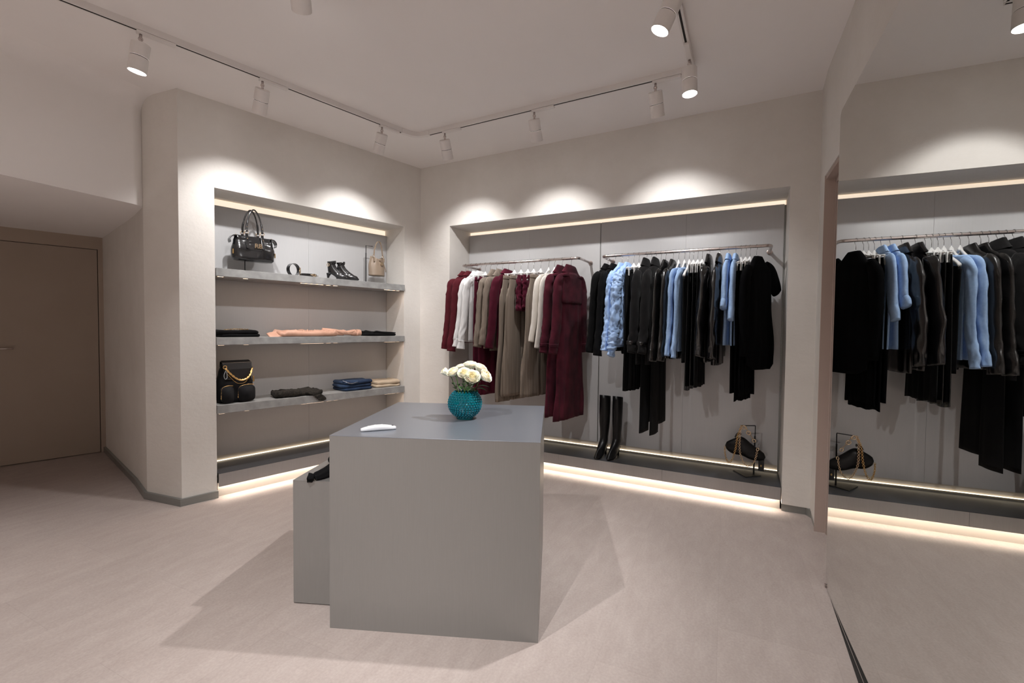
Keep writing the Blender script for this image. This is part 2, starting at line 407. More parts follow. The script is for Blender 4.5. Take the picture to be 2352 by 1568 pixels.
# right wall: reveal, lintel, wall around the mirror
MR = mat_frame(Vector((0, 0)), m, nm)     # local (along m, off, z), wall face at off .592
bm = new_bm()
prism(bm, [tuple(WB), tuple(RW0), tuple(RW1), tuple(RW1 + nm * 0.5), tuple(WB + b * 0.5)], ZB, HC)
box(bm, 2.55, 3.72, 0.592, 1.1, 2.455, HC, MR)
box(bm, -2.7, 2.55, 0.592, 1.1, 0, HC, MR)
struct('wall_right', bm, M_PLASTER)
bm = new_bm(); box(bm, 3.715, 3.735, 0.5935, 0.78, 0, 2.455, MR); box(bm, 2.55, 3.72, 0.60, 0.78, 2.43, 2.4545, MR); struct('trim_2', bm, M_JAMB)
bm = new_bm(); box(bm, 3.690, 3.716, 0.655, 0.70, 0, 2.432, MR); box(bm, 2.56, 3.69, 0.655, 0.70, 2.40, 2.432, MR); struct('trim_3', bm, M_JAMB)
dr = thing('door_2', '', ''); dr['kind'] = 'structure'; del dr['label']; del dr['category']
bm = new_bm(); box(bm, 2.57, 3.686, 0.66, 0.70, 0.006, 2.396, MR); obj('door_leaf', bm, M_JAMB, dr)
# walls behind the camera
bm = new_bm(); box(bm, -9.2, 4, -3.15, -3.0, 0, HC + 0.05); struct('wall_front', bm, M_PLASTER)
bm = new_bm(); prism(bm, [(-9.2, -3.1), (-9.0, -3.1), (-8.0, 1.1), (-8.2, 1.2)], 0, HC + 0.05); struct('wall_side', bm, M_PLASTER)
bm = new_bm(); prism(bm, [(-9.3, -3.2), (-4.9, -3.2), (-4.9, 2.6), (-9.3, 2.6)], HC + 0.051, HC + 0.10); struct('ceiling_front', bm, M_CEIL)

# mirror leaf: rounded tall panel in front of the right wall
mir = thing('wall_mirror', 'tall frameless floor-to-ceiling mirror panel reflecting the black garments', 'mirror')
def rrect(x0, x1, z0, z1, r, k=6):
    pts = []
    for cx, cz, a0 in ((x1 - r, z1 - r, 0), (x0 + r, z1 - r, 90), (x0 + r, z0 + r, 180), (x1 - r, z0 + r, 270)):
        for i in range(k + 1):
            a = math.radians(a0 + 90 * i / k); pts.append((cx + r * math.cos(a), cz + r * math.sin(a)))
    return pts
pr = rrect(0.25, 2.936, 0.008, 2.56, 0.035)
bm = new_bm(); loft(bm, [[MR @ Vector((x, o_, z)) for x, z in pr] for o_ in (0.529, 0.533)]); obj('glass', bm, M_MIRROR, mir)
bm = new_bm(); loft(bm, [[MR @ Vector((x, o_, z)) for x, z in rrect(0.26, 2.926, 0.016, 2.55, 0.03)] for o_ in (0.5335, 0.585)]); obj('backing', bm, M_JAMB, mir)
bm = new_bm(); box(bm, 2.915, 2.925, 0.522, 0.5285, 0.0, 0.022, MR); obj('bracket', bm, M_CHROME, mir, bevel=0.002)
bm = new_bm(); prism(bm, [tuple(MR @ Vector((x, y, 0)))[:2] for x, y in ((2.80, 0.5285), (0.30, 0.5285), (0.30, 0.45), (1.70, 0.498))], 0.0, 0.002); struct('trim_6', bm, M_DARK)  # flat dark sheet added to stand for the shadow under the mirror edge

# ------------------------------------------------------------------ niche fittings
G_PAN = 'brushed grey back panels'
def back_panel(M, s0, s1, o, z0, z1, label):
    bm = new_bm(); box(bm, s0 + 0.0005, s1 - 0.0005, o - 0.018, o, z0, z1, M); tag(obj('back_panel', bm, M_PANEL), label, 'panel', G_PAN)
back_panel(ML, 1.108, nl1 - 0.004, -dl, 0.25, 2.428, 'brushed grey wall panel behind the backpack and large black handbag')
back_panel(ML, nl2 + 0.004, 1.108, -dl, 0.25, 2.428, 'brushed grey wall panel behind the ankle boots and folded jeans')
bs_s = [nb1 + 0.004, 1.18, 1.966, 2.769, nb2 - 0.014]
for i, tx in enumerate(['brushed grey wall panel behind the dark red jackets and white shirts', 'brushed grey wall panel behind the burgundy trench coats', 'brushed grey wall panel behind the tall black boots', 'brushed grey wall panel behind the chain bag']):
    back_panel(MB_, bs_s[i] + (0.007 if i == 2 else 0), bs_s[i + 1] - (0.003 if i == 1 else 0), -db, 0.25, 2.455, tx)
for M, s0, s1, o, zt, nm_ in ((ML, nl2 + 0.003, nl1 - 0.003, -dl, nlt, 'shelf niche'), (MB_, nb1 + 0.003, nb2 - 0.004, -db, nbt, 'clothes rail niche')):
    bm = new_bm(); box(bm, s0, s1, o - 0.06, o - 0.03, (2.425 if M is ML else 2.452), zt - 0.002, M)
    for f in bm.faces: f.material_index = 0
    tag(obj('light_strip', bm, M_LED), 'warm glowing light strip along the top of the ' + nm_, 'light', 'light strips in the niches')
    bm = new_bm(); box(bm, s0, s1, o - 0.045, o - 0.022, 0.2005, 0.262, M); obj('trim_%d' % (4 if M is ML else 5), bm, M_PLINTH)['kind'] = 'structure'
    bm = new_bm(); box(bm, s0, s1, o - 0.0215, o - 0.012, 0.2005, 0.2045, M)
    tag(obj('light_strip', bm, M_LEDB), 'warm glowing light strip behind the low platform of the ' + nm_, 'light', 'light strips in the niches')

def platform(M, s0, s1, o, zt, zb, back, label, seams):
    p = thing('display_platform', label, 'platform', group='low platforms in the niches')
    bm = new_bm(); box(bm, s0, s1, back, o + 0.0006, zt - 0.003, zt, M); obj('top', bm, M_PLATTOP, p, bevel=0.001, seg=1)
    ss = [s0] + seams + [s1]
    for a, c in zip(ss, ss[1:]):
        bm = new_bm(); box(bm, a + 0.0008, c - 0.0008, o - 0.018, o + 0.0006, zb, zt - 0.0031, M); obj('front_panel', bm, M_PLATFACE, p)
    bm = new_bm(); box(bm, s0 + 0.002, s1 - 0.002, o - 0.06, o - 0.045, 0, zb + 0.02, M); obj('plinth', bm, M_PLINTH, p)
    bm = new_bm(); box(bm, s0 + 0.01, s1 - 0.01, o - 0.040, o - 0.022, zb + 0.012, zb + 0.02, M); obj('light_strip', bm, M_LEDT, p)
    la = bpy.data.lights.new('platform_led', 'AREA'); la.shape = 'RECTANGLE'; la.size = s1 - s0 - 0.02; la.size_y = 0.012
    la.energy = LED_FLOOR * (s1 - s0); la.color = WARM; la.spread = math.radians(170)
    lo = bpy.data.objects.new('platform_led', la); COL.objects.link(lo); lo.parent = p
    cen = M @ Vector(((s0 + s1) / 2, o - 0.031, zb + 0.010)); ax = (M.to_3x3() @ Vector((1, 0, 0))); out = (M.to_3x3() @ Vector((0, 1, 0)))
    dz = (Vector((0, 0, -1)) + out * 0.7).normalized(); zax = -dz; yax = zax.cross(ax).normalized()
    R = Matrix((ax, yax, zax)).transposed().to_4x4(); lo.matrix_world = Matrix.Translation(cen) @ R
    return p
platform(ML, nl2 + 0.004, nl1 - 0.006, 0.03, 0.198, 0.09, -dl - 0.03, 'low metal platform at the foot of the shelf niche', [])
platform(MB_, nb1 + 0.004, nb2 - 0.006, 0.0, 0.184, 0.082, -db - 0.03, 'long low metal platform under the clothes rails', [1.70, 2.66])

bm = new_bm(); box(bm, nb2 - 0.0135, nb2 - 0.0005, -db - 0.02, -db - 0.004, 0.2, nbt - 0.045, MB_); struct('trim_7', bm, M_BASE)
bm = new_bm(); box(bm, 1.963, 1.973, -db - 0.02, -db - 0.008, 0.262, 2.452, MB_); struct('trim_8', bm, M_BASE)
# shelves
sh_lab = ['grey concrete-look shelf holding the handbag and ankle boots', 'grey concrete-look shelf holding the pink blouse', 'grey concrete-look shelf holding the backpack and jeans']
for zt, zb, lab in ((1.853, 1.789, sh_lab[0]), (1.297, 1.237, sh_lab[1]), (0.748, 0.681, sh_lab[2])):
    t = thing('wall_shelf', lab, 'shelf', group='floating shelves')
    bm = new_bm(); box(bm, nl2 + 0.004, nl1 - 0.003, -dl + 0.002, 0.02, zb, zt, ML); obj('board', bm, M_SHELF, t, bevel=0.0015)
    bm = new_bm(); box(bm, nl2 + 0.02, nl1 - 0.02, -0.012, 0.006, zb - 0.0035, zb + 0.001, ML); obj('led_profile', bm, M_CHROME, t)
    for (a, c) in ((1.985, 1.945), (1.80, 1.765), (1.33, 1.12), (1.09, 1.05), (1.02, 0.98), (0.46, 0.33), (0.31, 0.28)):
        bm = new_bm(); box(bm, c, a, -0.010, 0.004, zb - 0.0045, zb - 0.0034, ML); obj('led', bm, M_LEDS, t)
    la = bpy.data.lights.new('shelf_led', 'AREA'); la.shape = 'RECTANGLE'; la.size = 1.7; la.size_y = 0.01; la.energy = 0.55; la.color = (1.0, 0.74, 0.55)
    lo = bpy.data.objects.new('shelf_led', la); COL.objects.link(lo); lo.parent = t
    cen = ML @ Vector((1.11, -0.003, zb - 0.008)); ax = v3(l); zax = Vector((0, 0, 1)); yax = zax.cross(ax)
    lo.matrix_world = Matrix.Translation(cen) @ Matrix((ax, yax, zax)).transposed().to_4x4()

# clothes rails (raised zigzag: front bar, bent back to the panel at both ends)
ZR = 2.060; OR = -0.02; RR = 0.0125
def rail(s0, s1, label):
    t = thing('clothes_rail', label, 'clothes rail', group='steel clothes rails')
    def corner(a, c, e, k=8):
        a, c, e = Vector(a), Vector(c), Vector(e); out = []
        for i in range(k + 1):
            u = i / k; out.append((a * (1 - u) + c * u) * (1 - u) + (c * (1 - u) + e * u) * u)
        return out
    r = 0.045
    pts = [(s0, -db + 0.002, ZR)] + corner((s0, OR - r, ZR), (s0, OR, ZR), (s0 + r, OR, ZR)) + corner((s1 - r, OR, ZR), (s1, OR, ZR), (s1, OR - r, ZR)) + [(s1, -db + 0.002, ZR)]
    bm = new_bm(); tube(bm, pts, RR, 16, M=MB_); obj('bar', bm, M_CHROME, t, smooth=True)
    for s in (s0, s1):
        bm = new_bm(); tube(bm, [(s, -db + 0.0002, ZR), (s, -db + 0.008, ZR)], 0.022, 20, M=MB_); obj('flange', bm, M_CHROME, t, smooth=False, bevel=0.001)
rail(0.552, 1.868, 'short steel clothes rail holding the burgundy and taupe clothes')
rail(2.095, 3.438, 'long steel clothes rail holding the black and light blue clothes')

# ------------------------------------------------------------------ tables
TU = D(90 + 5.188); TV = D(5.188)
MT = mat_frame(Vector((-0.832, 2.045)), TU, TV)
tw, tl, th = 0.966, 0.926, 0.899
t = thing('display_table', 'large grey brushed metal cube table under the vase of roses', 'table', group='nested display tables')
bm = new_bm(); box(bm, 0, tw, 0, tl, th - 0.003, th, MT); obj('top', bm, M_TABTOP, t, bevel=0.0008, seg=2)
for q in ((0.0006, tw - 0.0006, 0.0006, 0.024), (0.0006, tw - 0.0006, tl - 0.024, tl - 0.0006), (tw - 0.024, tw - 0.0006, 0.0245, tl - 0.0245)):
    bm = new_bm(); box(bm, *q, 0.0, th - 0.0031, MT); obj('panel', bm, M_METAL, t)
MT2 = mat_frame(Vector((-1.088, 2.226)), TU, TV)
t = thing('display_table', 'lower grey metal table nested beside the large one', 'table', group='nested display tables')
hw, hl, hh = 0.90, 0.66, 0.628
bm = new_bm(); box(bm, 0, hw, 0, hl, hh - 0.003, hh, MT2); obj('top', bm, M_METAL, t, bevel=0.001, seg=2)
for q in ((0.0006, hw - 0.0006, 0.0006, 0.02), (0.0006, hw - 0.0006, hl - 0.02, hl - 0.0006), (0.0006, 0.02, 0.0205, hl - 0.0205)):
    bm = new_bm(); box(bm, *q, 0.006, hh - 0.0031, MT2); obj('panel', bm, M_METAL, t)
bm = new_bm(); box(bm, 0.02, hw - 0.02, 0.02, hl - 0.02, 0.0, 0.006, MT2); obj('foot', bm, M_BLACKM, t)

# ------------------------------------------------------------------ ceiling tracks and spotlights
ZT0, ZT1 = HC - 0.038, HC
def track(pts2, label):
    t = thing('lighting_track', label, 'track', group='white ceiling tracks')
    q = [Vector(p) for p in pts2]
    a, c = off_path(q, 0.018), off_path(q, -0.018)
    def strip(z0, z1, i0, i1, mt, nm_, w0=0.018):
        x = off_path(q, w0); y = off_path(q, -w0)
        bm = new_bm(); loft(bm, [[v3(x[i], z0), v3(x[i], z1), v3(y[i], z1), v3(y[i], z0)] for i in range(i0, i1 + 1)]); return obj(nm_, bm, mt, t)
    strip(ZT0, ZT1 - 0.0002, 0, len(q) - 1, M_FIX, 'rail')
    strip(ZT0 - 0.0008, ZT0 - 0.0002, 0, len(q) - 1, M_DARK, 'slot', 0.006)
    return t
def PLw(s, o): return C + l * s + nL * o
def PBw(s, o): return C + b * s + nB * o
p_a = PLw(3.6, 0.712); p_b = PLw(0.80, 0.705)
p_c = PBw(0.80, 0.735); p_d = PBw(2.92, 0.745); p_e = PBw(2.925, 3.4)
_corner = []
A_, B_, C_ = PLw(0.74, 0.705), PBw(0.60, 0.735), PBw(0.84, 0.735)
ix = None
# intersection of the two track lines
den = l.x * b.y - l.y * b.x
d0 = (PBw(0, 0.735) - PLw(0, 0.705)); tt = (d0.x * b.y - d0.y * b.x) / den; X = PLw(0, 0.705) + l * tt
ca, cc = X + l * 0.11, X + b * 0.11
_corner = [(ca * (1 - u) + X * u) * (1 - u) + (X * (1 - u) + cc * u) * u for u in [k / 8 for k in range(9)]]
track([p_a, ca + l * 0.052], 'white ceiling lighting track running along the shelf wall')
tc_ = thing('track_connector', 'white curved connector joining the two ceiling tracks', 'track')
bm = new_bm(); a_, c_ = off_path(_corner, 0.019), off_path(_corner, -0.019)
loft(bm, [[v3(a_[i], ZT0 - 0.001), v3(a_[i], ZT1 - 0.0002), v3(c_[i], ZT1 - 0.0002), v3(c_[i], ZT0 - 0.001)] for i in range(9)]); obj('body', bm, M_FIX, tc_)
for q in (ca, cc):
    e_ = (l if q is ca else b)
    bm = new_bm(); n_ = Vector((-e_.y, e_.x)); prism(bm, [tuple(q + n_ * 0.02), tuple(q + e_ * 0.05 + n_ * 0.02), tuple(q + e_ * 0.05 - n_ * 0.02), tuple(q - n_ * 0.02)], ZT0 - 0.003, ZT1 - 0.001); obj('cap', bm, M_FIX, tc_)
track([cc + b * 0.052, p_d], 'white ceiling lighting track running along the clothes rail wall')
track([p_d - nB * 0.0 + nB * 0.02, p_e], 'short white ceiling lighting track running from the corner lamp towards the viewer')

G_SP = 'white cylinder spotlights on the ceiling tracks'
def spotlight(pos, tdir, aim, label, size=66, watt=SPOT_W, blend=1.0, zdrop=0.085, lamp=True, off=0.0):
    """pos: xy of the joint under the track; tdir: track direction; aim: direction of the beam"""
    aim = Vector(aim).normalized()
    t = thing('track_spotlight', label, 'spotlight', (pos.x, pos.y, ZT0), 0.0, G_SP)
    e = tdir.normalized(); n = Vector((-e.y, e.x))
    bm = new_bm(); a0, a1 = -0.02, 0.17
    prism(bm, [tuple(e * a0 + n * 0.016), tuple(e * a1 + n * 0.016), tuple(e * a1 - n * 0.016), tuple(e * a0 - n * 0.016)], -0.018, -0.001)
    obj('adapter', bm, M_FIX, t, bevel=0.003)
    J = Vector((0, 0, -zdrop)); 
    bm = new_bm(); tube(bm, [(0, 0, -0.018), (0, 0, -0.05), tuple(J)], 0.008, 12); ball(bm, (0, 0, -0.046), 0.013); obj('joint', bm, M_CHROME, t, smooth=True)
    R, L = 0.047, 0.165
    u, v = frame_at(aim); top = J - aim * 0.012
    def ring(d_, r): return [top + aim * d_ + (u * math.cos(a) + v * math.sin(a)) * r for a in [2 * PI * k / 40 for k in range(40)]]
    bm = new_bm(); loft(bm, [ring(0, 0.005), ring(0.0, R - 0.004), ring(0.003, R), ring(0.078, R), ring(0.079, R - 0.002)], cap=True)
    o = obj('housing', bm, M_FIX, t); o.data.shade_smooth(); o.modifiers.new('e', 'EDGE_SPLIT').split_angle = 0.6
    bm = new_bm(); loft(bm, [ring(0.079, R - 0.003), ring(0.0825, R - 0.003)]); obj('groove', bm, M_DARK, t)
    bm = new_bm(); loft(bm, [ring(0.0825, R - 0.002), ring(0.083, R), ring(L, R), ring(L, R - 0.003), ring(L - 0.010, R - 0.004), ring(0.09, R - 0.006)], cap=False)
    o = obj('head', bm, M_FIX, t); o.data.shade_smooth(); o.modifiers.new('e', 'EDGE_SPLIT').split_angle = 0.6
    bm = new_bm(); loft(bm, [ring(L - 0.013, R - 0.0045), ring(L - 0.010, R - 0.0045)]); obj('lens', bm, M_LENS, t)
    la = bpy.data.lights.new('spot_beam', 'SPOT'); la.energy = watt; la.color = WHITE; la.spot_size = math.radians(size); la.spot_blend = blend; la.shadow_soft_size = 0.022
    lo = bpy.data.objects.new('spot_beam', la); COL.objects.link(lo); lo.parent = t
    lo.location = top + aim * (L + 0.004); lo.rotation_mode = 'QUATERNION'; lo.rotation_quaternion = aim.to_track_quat('-Z', 'Y')
    return t
def toward(p, tgt, z=None): return (Vector(tgt) - Vector((p.x, p.y, ZT0 - 0.09)))
def PL3(s, o, z): q = PLw(s, o); return Vector((q.x, q.y, z))
def PB3(s, o, z): q = PBw(s, o); return Vector((q.x, q.y, z))
p = PLw(2.56, 0.710); spotlight(p, -l, (-0.18, 0.02, -1), 'lit white spotlight with glowing face above the alcove corner', 62, DOWN_W * 0.4)
p = PLw(1.89, 0.708); spotlight(p, -l, toward(p, PL3(1.84, 0, 1.9)), 'white spotlight aimed at the shelf wall above the large black handbag', 92)
p = PLw(0.935, 0.706); spotlight(p, -l, toward(p, PL3(0.84, 0, 1.9)), 'steeply tilted white spotlight above the ankle boots shelf, beside the track corner', 92)
p = PBw(0.87, 0.735); spotlight(p, b, toward(p, PB3(0.70, 0, 1.88)), 'white spotlight just past the track corner above the dark red jackets', 92)
p = PBw(1.745, 0.737); spotlight(p, b, toward(p, PB3(1.65, 0, 1.88)), 'white spotlight in the middle of the rail wall track above the burgundy trench coats', 92)
p = PBw(2.68, 0.742); spotlight(p, b, toward(p, PB3(2.74, 0, 1.84)), 'white spotlight at the end of the rail wall track, beside the lit corner lamp', 92)
p = PBw(2.923, 0.93); spotlight(p, nB, (0.02, -0.06, -1), 'lit white spotlight hanging at the corner of the short track', 62, DOWN_W * 0.65)
p = PBw(2.924, 1.62); spotlight(p, nB, (-0.75, 0.22, -1.75), 'lit white spotlight on the short track, cut by the picture top', 66, DOWN_W * 1.45)
# second row over the middle of the room (nearest lamp in view, the others added unseen as fill)
track([Vector((-1.02, 2.20)), Vector((-1.0, 0.4)), Vector((-1.15, -1.6))], 'white ceiling lighting track over the middle of the room')
p = Vector((-1.045, 2.16)); spotlight(Vector((-1.02, 2.16)), Vector((0.05, -1)), (-0.30, 0.95, -0.72), 'dark white spotlight alone over the display table, turned away', 62, DOWN_W * 0.6)
spotlight(Vector((-1.03, 0.9)), Vector((0.05, -1)), (0.3, 0.5, -1), 'added white fill spotlight over the room, out of view', 90, DOWN_W * 1.0)  # added fill lamp, outside the view
spotlight(Vector((-1.04, -0.6)), Vector((-0.1, -1)), (0.0, 0.25, -1), 'added white fill spotlight behind the viewer', 100, DOWN_W * 3.0)  # strong lamp added behind the camera to raise the ambient light
spotlight(PLw(3.35, 0.712), -l, (-0.35, -0.25, -1), 'added white fill spotlight beyond the alcove, out of view', 84, DOWN_W * 1.0)  # unseen lamp added to lift the alcove side and the near floor
for q_, aim_ in (((-3.6, 0.2), (-0.1, -0.15, -1)), ((-3.0, -1.6), (0.1, -0.15, -1)), ((-5.4, -0.6), (-0.1, -0.1, -1))):
    spotlight(Vector(q_), Vector((0, 1)), aim_, 'added white fill spotlight, unseen on the ceiling in the front part of the shop', 92, DOWN_W * 2.8)  # lamps added out of view, their bounce fills the room

# ------------------------------------------------------------------ hangers and garments
RZB = math.atan2(nB.y, nB.x)          # local x points from the wall into the room, y along the rail
def se(c, p): return math.copysign(abs(c) ** (2.0 / p), c)
def shell(bm, prof, n=56, rows=40, seed=0.0, fold=0.006, ff=22.0, drift=1.5, grow=1.0, pleat=0.0, pf=90.0, crump=0.0, cf=18.0, hem=0.0, M=None):
    """closed garment shell; prof rows: z, xc, half width, yc, half thickness"""
    z0, z1 = prof[0][0], prof[-1][0]; rings = []
    for i in range(rows + 1):
        u = i / rows; z = z0 + (z1 - z0) * u
        xc, hw, yc, ht = lerp_prof(prof, z); ring = []
        for k in range(n):
            a = 2 * PI * k / n; c, s = math.cos(a), math.sin(a)
            x = xc + hw * se(c, 2.6); y = yc + ht * se(s, 2.4)
            g = fold * (u ** grow)
            d = nz((x * ff, z * drift, seed)) * g * 2.0
            y += d; x += nz((y * 30 + seed, z * drift * 1.3, 3.1)) * g
            if pleat: y += pleat * min(1, u * 3) * math.sin(x * pf + 2 * nz((x * 6, z, seed)))
            if crump:
                q = Vector((x * cf, y * cf, z * cf * 1.5 + seed)); w_ = noise.noise_vector(q)
                rgd = 1 - abs(nz((x * cf * .8, y * cf, z * cf * 2.2), 1.0)) * 2
                x += w_.x * crump + c * rgd * crump * 0.8; y += w_.y * crump + s * rgd * crump * 0.8
            zz = z - (hem * (0.5 + 0.5 * nz((x * 14, seed, 1))) * (1 if i == rows else 0))
            ring.append((x, y, zz))
        rings.append([(M @ Vector(p)) if M is not None else Vector(p) for p in ring])
    loft(bm, rings)
def sleeve(bm, path, radii, n=24, seed=0.0, wr=0.003, wf=20.0, crump=0.0, cf=22.0, k=7):
    P = spline(path, k); N = len(P); rings = []
    for i, p in enumerate(P):
        u = i / (N - 1); t = (P[min(i + 1, N - 1)] - P[max(i - 1, 0)]).normalized()
        f = u * (len(radii) - 1); j = min(int(f), len(radii) - 2); w_ = f - j
        rx = radii[j][0] * (1 - w_) + radii[j + 1][0] * w_; ry = radii[j][1] * (1 - w_) + radii[j + 1][1] * w_
        ax = Vector((1, 0, 0)); ax = (ax - t * ax.dot(t)).normalized(); ay = t.cross(ax)
        ring = []
        for q in range(n):
            a = 2 * PI * q / n; d = ax * math.cos(a) * rx + ay * math.sin(a) * ry
            dn = d.normalized(); h_ = nz((p.x * 8 + math.cos(a) * 1.3, math.sin(a) * 1.3 + seed, p.z * wf)) * wr * 2
            if crump: h_ += (1 - 2 * abs(nz((math.cos(a) * 2 + seed, math.sin(a) * 2, p.z * cf)))) * crump
            ring.append(p + d + dn * h_)
        rings.append(ring)
    loft(bm, rings)
def gobj(name, bm, mt, par, sub=0, sol=0.0): return obj(name, bm, mt, par, smooth=True, sub=sub)

# prototype hangers (local: x across, origin at the rail centre)
_hm = {}
def hook_bm():
    bm = new_bm(); r = RR + 0.0022
    pts = [(0, 0, 0)] and [(0 + r * math.cos(a), 0, r * math.sin(a)) for a in [math.radians(-20 + 12 * k) for k in range(19)]]
    pts = pts + [(-r + 0.004, 0, -0.020), (0.0, 0, -0.034), (0.0, 0, -0.078)]
    tube(bm, pts, 0.0017, 8); return bm
def hanger_parts():
    if _hm: return
    bm = hook_bm(); o = obj('hook', bm, M_WIRE, smooth=True); _hm['hook'] = o.data; bpy.data.objects.remove(o)
    bm = new_bm(); P = spline([(-0.165, 0, -0.222), (-0.13, 0, -0.196), (-0.08, 0, -0.165), (-0.028, 0, -0.122), (0, 0, -0.098), (0.028, 0, -0.122), (0.08, 0, -0.165), (0.13, 0, -0.196), (0.165, 0, -0.222)], 4)
    rings = []
    for i, p in enumerate(P):
        u = abs(i / (len(P) - 1) - 0.5) * 2; hz = 0.012 + 0.003 * u; hy = 0.006 + 0.005 * u
        rings.append([p + Vector((0, hy * math.cos(a), hz * math.sin(a))) for a in [2 * PI * k / 12 for k in range(12)]])
    loft(bm, rings); lathe(bm, [(0.016, -0.112), (0.015, -0.098), (0.010, -0.086), (0.0045, -0.078), (0.003, -0.071)], 14)
    o = obj('shoulders', bm, M_WHITEP, smooth=True); _hm['shoulders'] = o.data; bpy.data.objects.remove(o)
    bm = new_bm(); P = [(-0.15, 0, -0.135), (-0.05, 0, -0.122), (0, 0, -0.100), (0.05, 0, -0.122), (0.15, 0, -0.135)]
    tube(bm, spline(P, 5), 0.0062, 10); lathe(bm, [(0.030, -0.130), (0.026, -0.112), (0.012, -0.092), (0.004, -0.078)], 12)
    o = obj('bar', bm, M_WHITEP, smooth=True); _hm['bar'] = o.data; bpy.data.objects.remove(o)
    bm = new_bm(); box(bm, -0.010, 0.010, -0.013, -0.006, -0.056, 0.012); box(bm, -0.010, 0.010, 0.006, 0.013, -0.056, 0.012); box(bm, -0.008, 0.008, -0.006, 0.006, -0.004, 0.010)
    o = obj('clip', bm, M_WHITEP, bevel=0); _hm['clip'] = o.data; bpy.data.objects.remove(o)
hanger_parts()
def ROT(s): return -13.0 if s < 2.0 else (-15.0 + 11.0 * min(1, max(0, (s - 2.15) / 1.0)) if s < 3.21 else (-20.0 if s < 3.3 else -26.0))
def part(name, data, par, loc=(0, 0, 0)):
    o = bpy.data.objects.new(name, data); COL.objects.link(o); o.parent = par; o.location = loc; return o
def hanger(kind, s, rot, what, low=0.0):
    q = PBw(s, OR); rot = ROT(s)
    if kind == 'clip':
        t = thing('clip_hanger', 'white clip hanger holding ' + what, 'hanger', (q.x, q.y, ZR), RZB + math.radians(rot), 'white clip hangers')
        part('hook', _hm['hook'], t); part('bar', _hm['bar'], t, (0, 0, -low))
        for x in (-0.115, 0.115): part('clip', _hm['clip'], t, (x, 0, -0.142 - low))
        if low:
            bm = new_bm(); tube(bm, [(0, 0, -0.07), (0, 0, -0.082 - low)], 0.0028, 8); obj('neck', bm, M_WIRE, t)
    else:
        t = thing('clothes_hanger', 'white shaped hanger inside ' + what, 'hanger', (q.x, q.y, ZR), RZB + math.radians(rot), 'white shoulder hangers')
        part('hook', _hm['hook'], t); part('shoulders', _hm['shoulders'], t)
    return t
def gthing(name, label, cat, s, rot, group=None):
    q = PBw(s, OR); rot = ROT(s); t = thing(name, label, cat, (q.x, q.y, ZR), RZB + math.radians(rot), group)
    t['s_pos'] = s; t['rot_off'] = math.radians(rot); return t
_sd = [0.0]
def seed(): _sd[0] += 7.31; return _sd[0]
def jacket(name, label, cat, s, mt, rot=-12, hem=1.20, cuff=1.18, hw=0.165, flare=0.0, thk=0.026, sr=(0.052, 0.030), sl2=None, collar='fold', group=None,
           wr=0.006, crump=0.0, sleeves=True, long=False, top=-0.075, fold=0.010, cf=22.0, sx=0.205, sbend=0.0, sy=0.0, slouch=0.0, backsleeve=True, drop=0.0, sm=None, wf=20.0, hemw=None):
    t = gthing(name, label, cat, s, rot, group); sd = seed()
    h_ = hem - ZR; hw2 = hemw or hw + flare
    prof = [(min(top - 0.022, -0.092), 0, 0.052, 0, 0.020), (-0.118 - drop, 0, 0.092, 0, thk * 0.9), (-0.158 - drop, 0, 0.155, 0, thk), (-0.20 - drop, 0, 0.185, 0, thk), (-0.27 - drop, 0, hw + 0.01, 0, thk), (-0.45, 0, hw, 0, thk), (h_ * 0.75, 0, (hw + hw2) / 2, 0, thk), (h_, 0, hw2, 0, thk)]
    if not long and h_ > -0.75: prof = prof[:6] + [prof[-1]]
    bm = new_bm(); shell(bm, prof, rows=44 if long else 34, seed=sd, fold=fold, crump=crump, cf=cf, hem=0.006); gobj('body', bm, mt, t)
    if sleeves:
        c_ = cuff - ZR
        for sgx in ((1, -1) if backsleeve else (1,)):
            fo = 0.05 if sgx > 0 else 0.0
            cz = c_ if sgx > 0 or sl2 is None else sl2 - ZR
            top_ = Vector((sgx * (sx - 0.045), 0, -0.192 - drop))
            p = [top_ + Vector((-sgx * 0.02, 0, 0.012)), top_ + Vector((sgx * 0.028, sy * .2, -0.035)), Vector((sgx * (sx + 0.004), sy * .5, -0.33)), Vector((sgx * (sx + 0.012 + sbend + fo * .3), sy * .8, (-0.33 + cz) / 2 - 0.03)), Vector((sgx * (sx + 0.02 - slouch + fo * .8), sy, cz * 0.86 - 0.04)), Vector((sgx * (sx + 0.022 - slouch + fo), sy, cz))]
            rd = [(0.034, 0.022), (sr[0], sr[1] * 0.95), (sr[0] * 1.05, sr[1]), (sr[0], sr[1]), (sr[0] * 0.92, sr[1] * 0.97), (sr[0] * 0.88, sr[1] * 0.95)]
            bm = new_bm(); sleeve(bm, p, rd, seed=sd + sgx, wr=wr, crump=crump, cf=cf, wf=wf, k=16 if crump else 7); gobj('sleeve', bm, sm or mt, t)
    if collar in ('fold', 'stand', 'big', 'shirt'):
        bm = new_bm(); hgt = {'fold': 0.042, 'stand': 0.058, 'big': 0.060, 'shirt': 0.042}[collar]; wide = {'fold': 0.070, 'stand': 0.068, 'big': 0.088, 'shirt': 0.060}[collar]
        rings = []
        for i, (dz, rr_) in enumerate(((-hgt * 1.25, 1.75), (-hgt * 0.9, 1.45), (-hgt * 0.45, 1.16), (-0.005, 0.98), (0.0, 0.92), (-0.004, 0.86), (-hgt * 0.6, 0.84))):
            rings.append([Vector((math.cos(a) * wide * rr_, math.sin(a) * 0.024 * min(rr_, 1.2) + 0, top + dz + 0.010 * math.cos(a) * (1 if collar != 'shirt' else .5) + 0.003 * nz((math.cos(a) * 3, math.sin(a) * 3, sd)))) for a in [2 * PI * k / 32 for k in range(32)]])
        loft(bm, rings, cap=False); gobj('collar', bm, mt, t)
    return t
